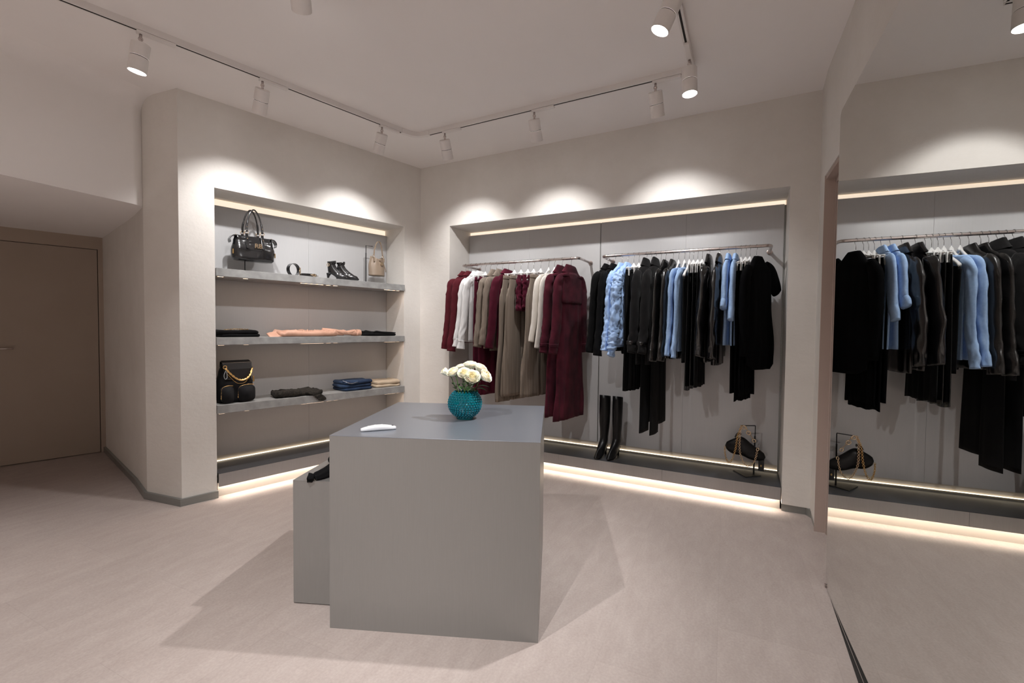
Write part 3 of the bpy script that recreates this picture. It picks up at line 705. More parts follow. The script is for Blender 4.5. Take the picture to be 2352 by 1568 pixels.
def trousers(name, label, s, mt, bottom=0.7, rot=-10, waist=0.165, legw=0.105, flare=0.02, thk=0.022, top=-0.150, rise=0.27, fold=0.006, pleat=0.0, group=None, back_bottom=None, cat='trousers', bowed=0.0):
    t = gthing(name, label, cat, s, rot, group); sd = seed(); z1 = bottom - ZR
    bm = new_bm(); shell(bm, [(top, 0, waist, 0, thk * 0.8), (top - 0.05, 0, waist + 0.008, 0, thk), (top - rise + 0.04, 0, legw * 2 - 0.010, 0, thk * 1.05), (top - rise - 0.06, 0, legw * 2 - 0.03, 0, thk * 0.6)], rows=16, seed=sd, fold=fold * .6, pleat=pleat); gobj('hip', bm, mt, t)
    bm = new_bm(); shell(bm, [(top + 0.003, 0, waist + 0.003, 0, thk * 0.9), (top - 0.036, 0, waist + 0.006, 0, thk + 0.002)], rows=3, seed=sd, fold=0); gobj('waistband', bm, mt, t)
    for sgx in (1, -1):
        zb = z1 if sgx > 0 or back_bottom is None else back_bottom - ZR
        bm = new_bm(); shell(bm, [(top - rise + 0.14, sgx * legw * 0.95, legw * 0.80, 0, thk * 0.55), (top - rise + 0.03, sgx * legw, legw * 0.98, 0, thk * 1.02), (top - rise - 0.15, sgx * (legw + 0.002), legw * 0.99, 0, thk * 1.05), (zb, sgx * (legw + flare * .6 + bowed), legw + flare, 0, thk * 1.15)], n=44, rows=34, seed=sd + sgx * 3, fold=fold * 1.6, ff=26, pleat=pleat, hem=0.004); gobj('leg', bm, mt, t)
    return t
def pleated(name, label, s, mt, bottom, rot=-10, waist=0.15, hw=0.19, thk=0.024, top=-0.150, pleat=0.006, pf=120, group=None, fold=0.008, cat='skirt', crump=0.0, hem=0.02):
    t = gthing(name, label, cat, s, rot, group); sd = seed(); z1 = bottom - ZR
    bm = new_bm(); shell(bm, [(top, 0, waist, 0, thk * 0.7), (top - 0.08, 0, waist + 0.015, 0, thk), (z1, 0, hw, 0, thk * 1.2)], n=120, rows=30, seed=sd, fold=fold, pleat=pleat, pf=pf, crump=crump, hem=hem); gobj('skirt', bm, mt, t)
    bm = new_bm(); shell(bm, [(top + 0.003, 0, waist + 0.003, 0, thk * 0.8), (top - 0.032, 0, waist + 0.006, 0, thk * 0.9)], rows=3, seed=sd, fold=0); gobj('waistband', bm, mt, t)
    return t
def button(par, x, y, z, r=0.009, mt=None, nrm=(1, 0, 0)):
    bm = new_bm(); n_ = Vector(nrm).normalized(); P = Vector((x, y, z)); u, v = frame_at(n_)
    rr_ = [(0.0, r), (0.003, r), (0.0045, r * .8), (0.0045, r * .45), (0.003, r * .35)]
    loft(bm, [[P + n_ * d_ + (u * math.cos(a) + v * math.sin(a)) * q for a in [2 * PI * k / 16 for k in range(16)]] for d_, q in rr_]); return obj('button', bm, mt or M_PGOLD, par, smooth=True)

# --- short rail
HW = 'shoulder'
def pair(fn, *a, **k): return fn(*a, **k)
jacket('jacket', 'dark red wool jacket hanging first on the short rail, next to the niche corner', 'jacket', 0.600, M_RED, -16, 1.24, 1.172, thk=0.024, sr=(0.062, 0.031))
hanger(HW, 0.600, -16, 'the first dark red jacket from the corner')
jacket('jacket', 'dark red wool jacket hanging between its twin and the white shirts', 'jacket', 0.668, M_RED, -16, 1.24, 1.152, thk=0.024, sr=(0.062, 0.031))
hanger(HW, 0.668, -16, 'the dark red jacket beside the white shirts')
for s_, cf_, tx in ((0.733, 1.20, 'white cotton shirt with open cuff, touching the dark red jackets'), (0.785, 1.18, 'white cotton shirt with open cuff, touching the burgundy trousers')):
    t = jacket('shirt', tx, 'shirt', s_, M_SHIRT, -14, 1.25, cf_ + 0.07, thk=0.017, sr=(0.044, 0.021), wr=0.005, fold=0.009, collar='shirt')
    for sgx in (1, -1):
        bm = new_bm(); cz = cf_ - ZR; e_ = 0.045 if sgx > 0 else 0
        sleeve(bm, [(sgx * (0.226 + e_), 0, cz + 0.085), (sgx * (0.228 + e_), 0, cz + 0.04), (sgx * (0.232 + e_), 0, cz)], [(0.040, 0.020), (0.044, 0.023), (0.052, 0.026)], seed=s_); gobj('cuff', bm, M_SHIRT, t)
    hanger(HW, s_, -14, 'the white cotton shirt ' + ('touching the dark red jackets' if s_ < 0.76 else 'touching the burgundy trousers'))
trousers('trousers', 'long burgundy trousers hanging nearest the white shirts, behind the roses', 0.845, M_BURG, 0.70, -12, legw=0.083, waist=0.15, flare=0.004, thk=0.019)
hanger('clip', 0.845, -12, 'the burgundy trousers nearest the white shirts')
trousers('trousers', 'long burgundy trousers hanging beside the taupe blazers', 0.905, M_BURG, 0.71, -12, legw=0.083, waist=0.15, flare=0.004, thk=0.019)
hanger('clip', 0.905, -12, 'the burgundy trousers beside the taupe blazers')
jacket('blazer', 'taupe pinstripe blazer nearer the white shirts', 'blazer', 0.980, M_TAUPE, -20, 1.19, 1.205, hw=0.18, thk=0.026, sr=(0.062, 0.033), collar='big')
hanger(HW, 0.980, -20, 'the taupe blazer nearer the white shirts')
jacket('blazer', 'taupe pinstripe blazer nearer the plum shirt', 'blazer', 1.048, M_TAUPE, -20, 1.17, 1.225, hw=0.18, thk=0.026, sr=(0.062, 0.033), collar='big')
hanger(HW, 1.048, -20, 'the taupe blazer nearer the plum shirt')
jacket('shirt', 'plum red blouse squeezed between taupe blazer and taupe trousers', 'blouse', 1.118, M_BURG, -14, 1.20, 1.195, thk=0.024, sr=(0.055, 0.030), wr=0.005)
hanger(HW, 1.118, -14, 'the plum red blouse')
trousers('trousers', 'wide taupe pinstripe trousers with a turned hem, facing the viewer', 1.188, M_TAUPED, 0.675, -10, legw=0.112, waist=0.165, flare=0.03, thk=0.024, fold=0.010)
hanger('clip', 1.188, -10, 'the taupe trousers with a turned hem')
trousers('trousers', 'wide taupe pinstripe trousers between its twin and the ruffled skirt', 1.262, M_TAUPED, 0.735, -10, legw=0.112, waist=0.165, flare=0.035, thk=0.026, fold=0.010)
hanger('clip', 1.262, -10, 'the taupe trousers beside the ruffled skirt')
t = pleated('ruffled_skirt', 'short burgundy ruffled skirt with a bright zip', 1.338, M_RUFF, 1.575, -8, waist=0.15, hw=0.165, thk=0.022, pleat=0.0, fold=0.004, crump=0.016, hem=0.02)
bm = new_bm(); tube(bm, spline([(0.150, -0.020, -0.165), (0.155, -0.024, -0.30), (0.165, -0.024, -0.48)], 6), 0.0028, 8); obj('zip', bm, M_WIRE, t, smooth=True)
hanger('clip', 1.338, -8, 'the ruffled skirt')
pleated('ruffled_skirt', 'short burgundy ruffled skirt hanging next to the dark taupe trousers', 1.402, M_RUFF, 1.60, -8, waist=0.15, hw=0.16, thk=0.022, pleat=0.0, fold=0.004, crump=0.014, hem=0.02)
hanger('clip', 1.402, -8, 'the second ruffled skirt')
trousers('trousers', 'shaded taupe trousers hanging beside the ivory tops', 1.478, M_TAUPED, 0.745, -8, legw=0.112, waist=0.16, flare=0.045, thk=0.028, fold=0.010)
hanger('clip', 1.478, -8, 'the shaded taupe trousers')
jacket('knit_shirt', 'ivory long-sleeved top next to the taupe trousers', 'top', 1.562, M_KNITW, -8, 1.33, 1.27, hw=0.14, thk=0.018, sr=(0.040, 0.020), collar=None, wr=0.002, top=-0.115, drop=0.008, sx=0.19)
hanger(HW, 1.562, -8, 'the ivory top next to the taupe trousers')
jacket('knit_shirt', 'ivory long-sleeved top next to the burgundy trench coats', 'top', 1.622, M_KNITW, -8, 1.31, 1.212, hw=0.14, thk=0.018, sr=(0.040, 0.020), collar=None, wr=0.002, top=-0.115, drop=0.008, sx=0.19)
hanger(HW, 1.622, -8, 'the ivory top next to the trench coats')
def trench(s, label, hem, cuff, who):
    t = jacket('trench_coat', label, 'coat', s, M_SUEDE, -12, hem, cuff, hw=0.18, flare=0.075, thk=0.031, sr=(0.066, 0.034), collar='big', long=True, wr=0.006, fold=0.014, top=-0.070)
    bm = new_bm(); shell(bm, [(-0.14, 0, 0.085, 0, 0.034), (-0.20, 0, 0.185, 0, 0.040), (-0.30, 0, 0.215, 0, 0.043), (-0.42, 0, 0.222, 0, 0.046)], rows=14, seed=s, fold=0.008, hem=0.01); gobj('cape', bm, M_SUEDE, t)
    for sgx in (1, -1):
        bm = new_bm(); cz = cuff - ZR + 0.075
        sleeve(bm, [(sgx * 0.226 + (0.04 if sgx > 0 else 0), 0, cz + 0.016), (sgx * 0.226 + (0.04 if sgx > 0 else 0), 0, cz - 0.016)], [(0.067, 0.037), (0.067, 0.037)], seed=s, k=3); gobj('cuff_strap', bm, M_SUEDE, t)
        bm = new_bm(); box(bm, sgx * 0.12 - 0.05, sgx * 0.12 + 0.05, -0.040, 0.040, -0.178, -0.166); o = gobj('epaulette', bm, M_SUEDE, t); o.data.shade_flat(); 
    bm = new_bm(); P = spline([(0.15, -0.04, -0.66), (0.02, -0.046, -0.70), (-0.10, -0.05, -0.72), (-0.22, -0.03, -0.80), (-0.20, 0.03, -0.74)], 6)
    rings = [[p + Vector((0, -0.002, -0.018)), p + Vector((0, 0.002, -0.018)), p + Vector((0, 0.002, 0.018)), p + Vector((0, -0.002, 0.018))] for p in P]; loft(bm, rings); obj('belt', bm, M_SUEDE, t)
    bm = new_bm(); P = spline([(0.12, -0.046, -0.68), (0.115, -0.056, -0.90), (0.13, -0.058, -1.20), (0.125, -0.06, -1.34)], 6)
    rings = [[p + Vector((-0.018, -0.002, 0)), p + Vector((0.018, -0.002, 0)), p + Vector((0.018, 0.002, 0)), p + Vector((-0.018, 0.002, 0))] for p in P]; loft(bm, rings); obj('belt_end', bm, M_SUEDE, t)
    hanger(HW, s, -12, who); return t
trench(1.702, 'long burgundy suede trench coat next to the ivory tops', 0.575, 1.17, 'the trench coat next to the ivory tops')
trench(1.792, 'long burgundy suede trench coat last on the short rail, its caped back exposed', 0.545, 1.165, 'the last trench coat of the short rail')

# --- long rail
for s_, hm_, tx, w_ in ((2.148, 1.19, 'black jacket with gold cuff button, first on the long rail', 'the first black jacket of the long rail'), (2.212, 1.165, 'black jacket with gold cuff button, next to the pale blue ruched blouse', 'the black jacket beside the ruched blouse')):
    t = jacket('jacket', tx, 'jacket', s_, M_BLACK, -20, 1.24, hm_, hw=0.17, thk=0.026, sr=(0.064, 0.032), top=-0.082)
    button(t, 0.306, -0.016, hm_ - ZR + 0.065, 0.010, nrm=(0.86, -0.5, 0)); hanger(HW, s_, -20, w_)
t = jacket('blouse', 'smooth pale blue satin blouse beside the black jackets', 'blouse', 2.276, M_RUCH, -12, 1.24, 1.21, hw=0.15, thk=0.022, sr=(0.046, 0.027), crump=0.012, cf=30, wr=0.006, collar='shirt')
hanger(HW, 2.276, -12, 'the blue blouse beside the black jackets')
t = jacket('blouse', 'pale blue satin blouse with ruched gathered sleeve and ruffled cuff', 'blouse', 2.330, M_RUCH, -12, 1.26, 1.22, hw=0.15, thk=0.022, sr=(0.050, 0.030), crump=0.024, cf=46, wr=0.008, collar='shirt')
bm = new_bm(); sleeve(bm, [(0.270, 0, 1.235 - ZR), (0.276, 0, 1.20 - ZR), (0.284, 0, 1.165 - ZR)], [(0.026, 0.018), (0.038, 0.026), (0.050, 0.030)], seed=3, wr=0.012, wf=30); gobj('cuff', bm, M_RUCH, t)
hanger(HW, 2.330, -12, 'the ruched blue blouse')
for s_, bt, tx in ((2.380, 0.875, 'black pleated trousers next to the ruched blue blouse'), (2.425, 0.90, 'black pleated trousers next to the wool coats')):
    pleated('pleated_trousers', tx, s_, M_BLACK, bt, -6, waist=0.15, hw=0.17, thk=0.016, pleat=0.005, pf=130, cat='trousers', hem=0.04); hanger('clip', s_, -6, 'the ' + tx)
for s_, cf_, tx in ((2.490, 1.20, 'charcoal wool coat with stand collar next to the pleated trousers'), (2.570, 1.195, 'charcoal wool coat with stand collar next to the leather jackets')):
    t = jacket('coat', tx, 'coat', s_, M_CHAR, -14, 1.10, cf_, hw=0.18, thk=0.030, sr=(0.068, 0.036), collar='stand', top=-0.050)
    for sgx in (1,):
        bm = new_bm(); cz = cf_ - ZR + 0.085
        sleeve(bm, [(sgx * 0.264, 0, cz + 0.014), (sgx * 0.264, 0, cz - 0.014)], [(0.067, 0.038), (0.067, 0.038)], seed=s_, k=3); gobj('cuff_strap', bm, M_LEATHS, t)
        bm = new_bm(); box(bm, 0.300, 0.330, -0.028, 0.0, cz - 0.016, cz + 0.016); obj('buckle', bm, M_CHROME if False else M_BLACKM, t, bevel=0.003)
    hanger(HW, s_, -14, 'the ' + tx)
for s_, bt, tx in ((2.530, 0.515, 'long black trousers showing under the charcoal coats'), (2.612, 0.505, 'long black trousers showing under the leather jackets, with a crease')):
    trousers('trousers', tx, s_, M_BLACK, bt, -8, waist=0.13, legw=0.085, flare=0.012, thk=0.0105, fold=0.002, back_bottom=bt + 0.07, top=-0.235)
    hanger('clip', s_, -8, 'the ' + tx, 0.085)
for s_, cf_, tx in ((2.652, 1.135, 'black leather jacket with shiny shoulder beside the charcoal coats'), (2.712, 1.14, 'black leather jacket with shiny shoulder beside the blue knits')):
    jacket('leather_jacket', tx, 'jacket', s_, M_LEATH, -12, 1.16, cf_, hw=0.17, thk=0.023, sr=(0.064, 0.031), wr=0.006, fold=0.008, collar='stand', top=-0.078); hanger(HW, s_, -12, 'the ' + tx)
jacket('knit_jumper', 'light blue knit jumper with long sleeve beside the leather jackets', 'jumper', 2.757, M_BLUE, -8, 1.22, 1.185, hw=0.15, thk=0.018, sr=(0.046, 0.021), collar=None, top=-0.12, drop=0.006, sx=0.195)
hanger(HW, 2.757, -8, 'the long-sleeved blue jumper beside the leather jackets')
jacket('knit_jumper', 'light blue knit jumper with long sleeve beside the black strapless top', 'jumper', 2.803, M_BLUE, -8, 1.22, 1.17, hw=0.15, thk=0.018, sr=(0.046, 0.021), collar=None, top=-0.12, drop=0.006, sx=0.195, sbend=-0.01)
hanger(HW, 2.803, -8, 'the long-sleeved blue jumper beside the black top')
t = jacket('top', 'black wide-necked top leaving its white hanger bare', 'top', 2.842, M_BLACK, -6, 1.13, 1.2, hw=0.17, thk=0.014, sleeves=False, collar=None, top=-0.19, drop=0.05)
hanger(HW, 2.842, -6, 'the black wide-necked top')
for s_, bt, tx, mt_ in ((2.874, 0.92, 'glossy black leather skirt next to the blue knits', M_LEATH), (2.908, 0.935, 'glossy black leather skirt in the middle of three', M_LEATH), (2.942, 0.945, 'glossy black pleated skirt next to the bulky leather jackets', M_BLACK)):
    pleated('long_skirt', tx, s_, mt_, bt, -6, waist=0.15, hw=0.18, thk=0.0125, pleat=0.004, pf=100, hem=0.03); hanger('clip', s_, -6, 'the ' + tx)
jacket('leather_jacket', 'bulky black leather jacket with swinging sleeve next to the leather skirts', 'jacket', 2.996, M_LEATHS, -16, 1.14, 1.185, hw=0.18, thk=0.030, sr=(0.076, 0.036), wr=0.010, fold=0.012, collar='big', top=-0.055, sbend=0.035, sy=-0.01, wf=11); hanger(HW, 2.996, -16, 'the bulky leather jacket next to the skirts')
jacket('leather_jacket', 'bulky black leather jacket behind the short-sleeved blue cardigans', 'jacket', 3.072, M_LEATHS, -16, 1.12, 1.175, hw=0.18, thk=0.030, sr=(0.076, 0.036), wr=0.010, fold=0.012, collar='big', top=-0.055, sbend=0.03, wf=11); hanger(HW, 3.072, -16, 'the bulky leather jacket behind the cardigans')
jacket('cardigan', 'light blue knit cardigan with three-quarter sleeve over the leather jacket', 'cardigan', 3.138, M_BLUE, -6, 1.28, 1.565, hw=0.15, thk=0.022, sr=(0.056, 0.029), collar='fold', top=-0.058, drop=-0.03, sx=0.185, wr=0.003); hanger(HW, 3.138, -6, 'the blue cardigan over the leather jacket')
jacket('cardigan', 'light blue knit cardigan with longer sleeve beside the black trousers', 'cardigan', 3.190, M_BLUE, -6, 1.28, 1.475, hw=0.15, thk=0.020, sr=(0.052, 0.026), collar='fold', top=-0.062, drop=-0.03, sx=0.185, wr=0.003); hanger(HW, 3.190, -6, 'the blue cardigan beside the black trousers')
for s_, bt, tx in ((3.228, 0.915, 'black pleated trousers with frayed hem beside the blue cardigans'), (3.262, 0.86, 'longest black pleated trousers near the puff jacket'), (3.292, 0.90, 'black pleated trousers touching the puff jacket')):
    pleated('pleated_trousers', tx, s_, M_BLACKD, bt, 0, waist=0.14, hw=0.155, thk=0.012, pleat=0.004, pf=140, cat='trousers', hem=0.035); hanger('clip', s_, 0, 'the ' + tx)
# last: black jumper with a cape-like sleeve, turned outwards
t = gthing('batwing_jumper', 'black batwing jumper with balloon hem, last on the long rail', 'jumper', 3.340, -24); sd = seed()
bm = new_bm(); shell(bm, [(-0.082, 0.0, 0.05, 0.01, 0.02), (-0.12, 0.0, 0.09, 0.012, 0.026), (-0.20, -0.02, 0.17, 0.018, 0.032), (-0.45, 0.0, 0.19, 0.025, 0.038), (-0.80, -0.02, 0.205, 0.03, 0.045), (-0.93, -0.03, 0.18, 0.03, 0.042), (-0.97, -0.05, 0.12, 0.03, 0.028)], seed=sd, fold=0.010, rows=44); gobj('body', bm, M_BLACKD, t)
bm = new_bm(); sleeve(bm, [(-0.12, 0.012, -0.16), (-0.19, 0.015, -0.20), (-0.26, 0.018, -0.28), (-0.31, 0.02, -0.35)], [(0.06, 0.025), (0.085, 0.032), (0.085, 0.034), (0.06, 0.028)], seed=2); gobj('sleeve', bm, M_BLACKD, t)
bm = new_bm(); sleeve(bm, [(0.14, 0.012, -0.18), (0.19, 0.012, -0.26), (0.20, 0.012, -0.40), (0.20, 0.012, -0.60), (0.19, 0.012, -0.86)], [(0.04, 0.025), (0.055, 0.03), (0.055, 0.032), (0.05, 0.03), (0.045, 0.026)], seed=4); gobj('sleeve', bm, M_BLACKD, t)
hanger(HW, 3.338, -24, 'the black batwing jumper')

# fit the hanging garments beside one another without clipping
def settle():
    roots = [o for o in bpy.data.objects if o.parent is None and o.get('s_pos') is not None]
    for lo_, hi_ in ((0, 2.0), (2.0, 4.0)):
        rr_ = sorted([o for o in roots if lo_ < o['s_pos'] < hi_], key=lambda o: o['s_pos'])
        ext = []
        for o in rr_:
            ys = [v.co.y for ch in o.children for v in ch.data.vertices if ch.name.split('.')[0] not in ('button', 'buckle')]
            ext.append([min(ys), max(ys)])
        for i, o in enumerate(rr_):
            f = 1.0
            for j in (i - 1, i + 1):
                if 0 <= j < len(rr_):
                    gap = abs(rr_[j]['s_pos'] - o['s_pos']) * math.cos(o['rot_off']) * 0.985
                    need = (ext[i][1] - ext[j][0]) if j > i else (ext[j][1] - ext[i][0])
                    if need > gap: f = max(0.84, min(f, gap / need))
            for ch in o.children:
                for v in ch.data.vertices: v.co.y *= f
    for o in roots:
        del o['s_pos']; del o['rot_off']
settle()

# ------------------------------------------------------------------ things on the shelves
RZL = math.atan2(-l.y, -l.x); RZP = math.atan2(b.y, b.x)
def Lt(name, label, cat, s, o, z, rz=0.0, group=None):
    q = PLw(s, o); return thing(name, label, cat, (q.x, q.y, z), RZL + math.radians(rz), group)
def Bt(name, label, cat, s, o, z, rz=0.0, group=None):
    q = PBw(s, o); return thing(name, label, cat, (q.x, q.y, z), RZP + math.radians(rz), group)
def ringobj(name, par, c, R, r, nrm, mt, n=20, m_=8, sx=1.0):
    bm = new_bm(); u, v = frame_at(Vector(nrm)); c = Vector(c)
    tube(bm, [c + u * math.cos(a) * R * sx + v * math.sin(a) * R for a in [2 * PI * k / n for k in range(n)]], r, m_, closed=True)
    return obj(name, bm, mt, par, smooth=True)
def text_part(name, s_, par, loc, size, mt, ext=0.0015, rot=(PI / 2, 0, 0)):
    cu = bpy.data.curves.new(name, 'FONT'); cu.body = s_; cu.size = size; cu.extrude = ext; cu.bevel_depth = 0.0006; cu.align_x = 'CENTER'; cu.align_y = 'CENTER'; cu.offset = size * 0.02
    tmp = bpy.data.objects.new('tmp_text', cu); COL.objects.link(tmp); dg = bpy.context.evaluated_depsgraph_get(); me = bpy.data.meshes.new_from_object(tmp.evaluated_get(dg)); bpy.data.objects.remove(tmp); bpy.data.curves.remove(cu); me.materials.clear(); me.materials.append(mt)
    o = bpy.data.objects.new(name, me); COL.objects.link(o); o.parent = par; o.location = loc; o.rotation_euler = rot; return o
def chain(name, par, pts, mt, r=0.0075, w_=0.0020, step=0.0115, flip=True):
    P = spline(pts, 10); bm = new_bm(); acc = 0; last = P[0]; k = 0; L = [P[0]]
    for p in P[1:]:
        while (p - last).length >= step:
            last = last + (p - last).normalized() * step; L.append(last.copy())
    for i in range(len(L) - 1):
        t = (L[i + 1] - L[i]).normalized(); u, v = frame_at(t); ax = u if (i % 2 and flip) else (u * 0.35 + v).normalized()
        c = L[i]; tube(bm, [c + t * math.cos(a) * r * 1.15 + ax * math.sin(a) * r * 0.85 for a in [2 * PI * q / 10 for q in range(10)]], w_, 5, closed=True)
    return obj(name, bm, mt, par, smooth=True)
def stand(fn, s, o, z, height, label, arm=0.0, base=0.13, rz=0, armz=None):
    t = fn('bag_stand', label, 'stand', s, o, z, rz)
    bm = new_bm(); box(bm, -base * .6, base * .6, -base * .5, base * .5, 0.0, 0.004); obj('base', bm, M_BLACKM, t)
    bm = new_bm(); tube(bm, [(0, 0, 0.004), (0, 0, height)] + ([(arm, 0, height + 0.0)] if arm else []), 0.004, 10); obj('pole', bm, M_BLACKM, t)
    if arm:
        bm = new_bm(); tube(bm, [(0, 0, 0.004), (0, 0, height * 0.8)], 0.0058, 10); obj('sleeve', bm, M_BLACKM, t)
    return t
Z1, Z2, Z3 = 1.8532, 1.2972, 0.7482
# large handbag on its stand
stand(Lt, 1.735, -0.165, Z1, 0.10, 'black post stand carrying the large black handbag', base=0.14)
t = Lt('handbag', 'large glossy black leather handbag with gold monogram, raised on a stand', 'bag', 1.675, -0.145, Z1 + 0.1005, 0)
def bag_shell(prof, n=64, seed_=1.0, crump=0.004, pinch=0.0, rows=30):
    bm = new_bm(); rings = []
    for i in range(rows + 1):
        u = i / rows; z = prof[0][0] + (prof[-1][0] - prof[0][0]) * u; hw, hd, xo = lerp_prof(prof, z); ring = []
        for k in range(n):
            a = 2 * PI * k / n; c, s = math.cos(a), math.sin(a); x = xo + hw * se(c, 3.2); y = hd * se(s, 2.6)
            q = noise.noise_vector(Vector((x * 16, y * 10 + seed_, z * 12))); g = math.sin(u * PI)
            x += q.x * crump; y += q.y * crump * 1.6 + pinch * g * math.exp(-(x / 0.012) ** 2) * (1 if s < 0 else 0)
            y += crump * 1.2 * math.sin(x * 95 + seed_) * max(0, u - 0.35) * (-1 if s < 0 else 1)
            ring.append(Vector((x, y, z + q.z * crump * (0 if i in (0, rows) else 1))))
        rings.append(ring)
    loft(bm, rings); return bm
bm = bag_shell([(0.0, 0.150, 0.058, 0), (0.02, 0.168, 0.068, 0), (0.09, 0.172, 0.066, 0), (0.16, 0.158, 0.042, 0), (0.205, 0.146, 0.022, 0), (0.212, 0.142, 0.016, 0)], pinch=0.006, crump=0.005); obj('body', bm, M_LEATHS, t, smooth=True)
for sgx in (-1, 1):
    bm = new_bm(); P = [(sgx * 0.130, -0.0, 0.205), (sgx * 0.165, 0, 0.20), (sgx * 0.185, 0, 0.17), (sgx * 0.180, 0, 0.145)]
    rings = [[p + Vector((0, y_, dz)) for y_, dz in ((-0.034, -0.004), (0.034, -0.004), (0.034, 0.004), (-0.034, 0.004))] for p in spline(P, 5)]; loft(bm, rings); obj('tab', bm, M_LEATHS, t, bevel=0.002)
    for q in range(3):
        bm = new_bm(); ball(bm, (sgx * (0.143 + q * 0.014), -0.020 + q * 0.006, 0.212 - q * 0.010), 0.0045); obj('stud', bm, M_PGOLD, t, smooth=True)
    bm = new_bm(); box(bm, sgx * 0.166 - 0.004, sgx * 0.166 + 0.004, -0.040, -0.030, 0.045, 0.085); obj('zip_pull', bm, M_GOLD, t, bevel=0.002)
for yy, hx in ((-0.042, 0.0), (0.040, -0.012)):
    for sgx in (-1, 1):
        x = sgx * 0.062 + hx; f_ = -1 if yy < 0 else 1
        bm = new_bm(); rings = []
        for z, w_, y in ((0.095, 0.006, 0.0695), (0.105, 0.011, 0.068), (0.16, 0.013, 0.048), (0.212, 0.012, 0.030), (0.232, 0.010, 0.030)):
            rings.append([Vector((x - w_, f_ * (y + 0.001), z)), Vector((x + w_, f_ * (y + 0.001), z)), Vector((x + w_, f_ * (y + 0.006), z)), Vector((x - w_, f_ * (y + 0.006), z))])
        loft(bm, rings); obj('strap', bm, M_LEATHS, t, bevel=0.0015)
        ringobj('buckle', t, (x, f_ * 0.034, 0.242), 0.012, 0.0030, (0, 1, 0), M_PGOLD, sx=1.3)
        bm = new_bm(); ball(bm, (x, f_ * 0.056, 0.185), 0.0045); ball(bm, (x, f_ * 0.040, 0.285), 0.0045); obj('stud', bm, M_PGOLD, t, smooth=True)
    bm = new_bm(); P = spline([(-0.062 + hx, yy * .85, 0.244), (-0.058 + hx, yy * .75, 0.31), (-0.035 + hx, yy * .6, 0.40), (0.0 + hx, yy * .5, 0.443), (0.035 + hx, yy * .6, 0.40), (0.058 + hx, yy * .75, 0.31), (0.062 + hx, yy * .85, 0.244)], 7)
    tube(bm, P, [0.0085 if (i < 9 or i > len(P) - 10) else 0.0062 for i in range(len(P))], 12); obj('handle', bm, M_LEATHS, t, smooth=True)
text_part('monogram', 'RB', t, (0.018, -0.0735, 0.125), 0.052, M_PGOLD, 0.003)
# belts
t = Lt('belt', 'coiled glossy black belt standing on edge with oval gold buckle', 'belt', 1.345, -0.12, Z1 + 0.0005, 18)
bm = new_bm(); R0 = 0.056; rings = []
for i in range(40):
    a = math.radians(-70 + 340 * i / 39); rr_ = R0 + 0.002 * i / 39
    c = Vector((math.cos(a) * rr_, 0, R0 + 0.004 + math.sin(a) * rr_)); d_ = Vector((math.cos(a), 0, math.sin(a)))
    rings.append([c + d_ * p + Vector((0, q, 0)) for p, q in ((-0.0018, -0.02), (0.0018, -0.02), (0.0018, 0.02), (-0.0018, 0.02))])
loft(bm, rings); obj('strap', bm, M_LEATHS, t, bevel=0.0008)
ringobj('buckle', t, (0.052, -0.024, 0.052), 0.014, 0.004, (0.6, -1, 0), M_PGOLD, sx=1.0); 
bm = new_bm(); box(bm, 0.046, 0.058, -0.028, -0.022, 0.012, 0.085); obj('buckle_bar', bm, M_PGOLD, t, bevel=0.002)
t = Lt('belt', 'flat coiled black belt with gold buckle lying beside the upright one', 'belt', 1.225, -0.075, Z1 + 0.0005, 5)
bm = new_bm(); rings = []
for i in range(60):
    a = 2 * PI * i / 58; rr_ = 0.045 + 0.004 * i / 59
    c = Vector((math.cos(a) * rr_ * 1.5, math.sin(a) * rr_, 0.015)); d_ = Vector((math.cos(a), math.sin(a), 0)) * 0.0016
    rings.append([c - d_ + Vector((0, 0, -0.015)), c + d_ + Vector((0, 0, -0.015)), c + d_ + Vector((0, 0, 0.013)), c - d_ + Vector((0, 0, 0.013))])
loft(bm, rings); obj('strap', bm, M_LEATHS, t)
ringobj('buckle', t, (0.025, -0.052, 0.017), 0.011, 0.003, (0.2, -1, 0), M_PGOLD, sx=1.6)
bm = new_bm(); tube(bm, [(-0.01, -0.053, 0.019), (0.07, -0.046, 0.012)], 0.003, 8); obj('buckle_bar', bm, M_PGOLD, t, smooth=True)
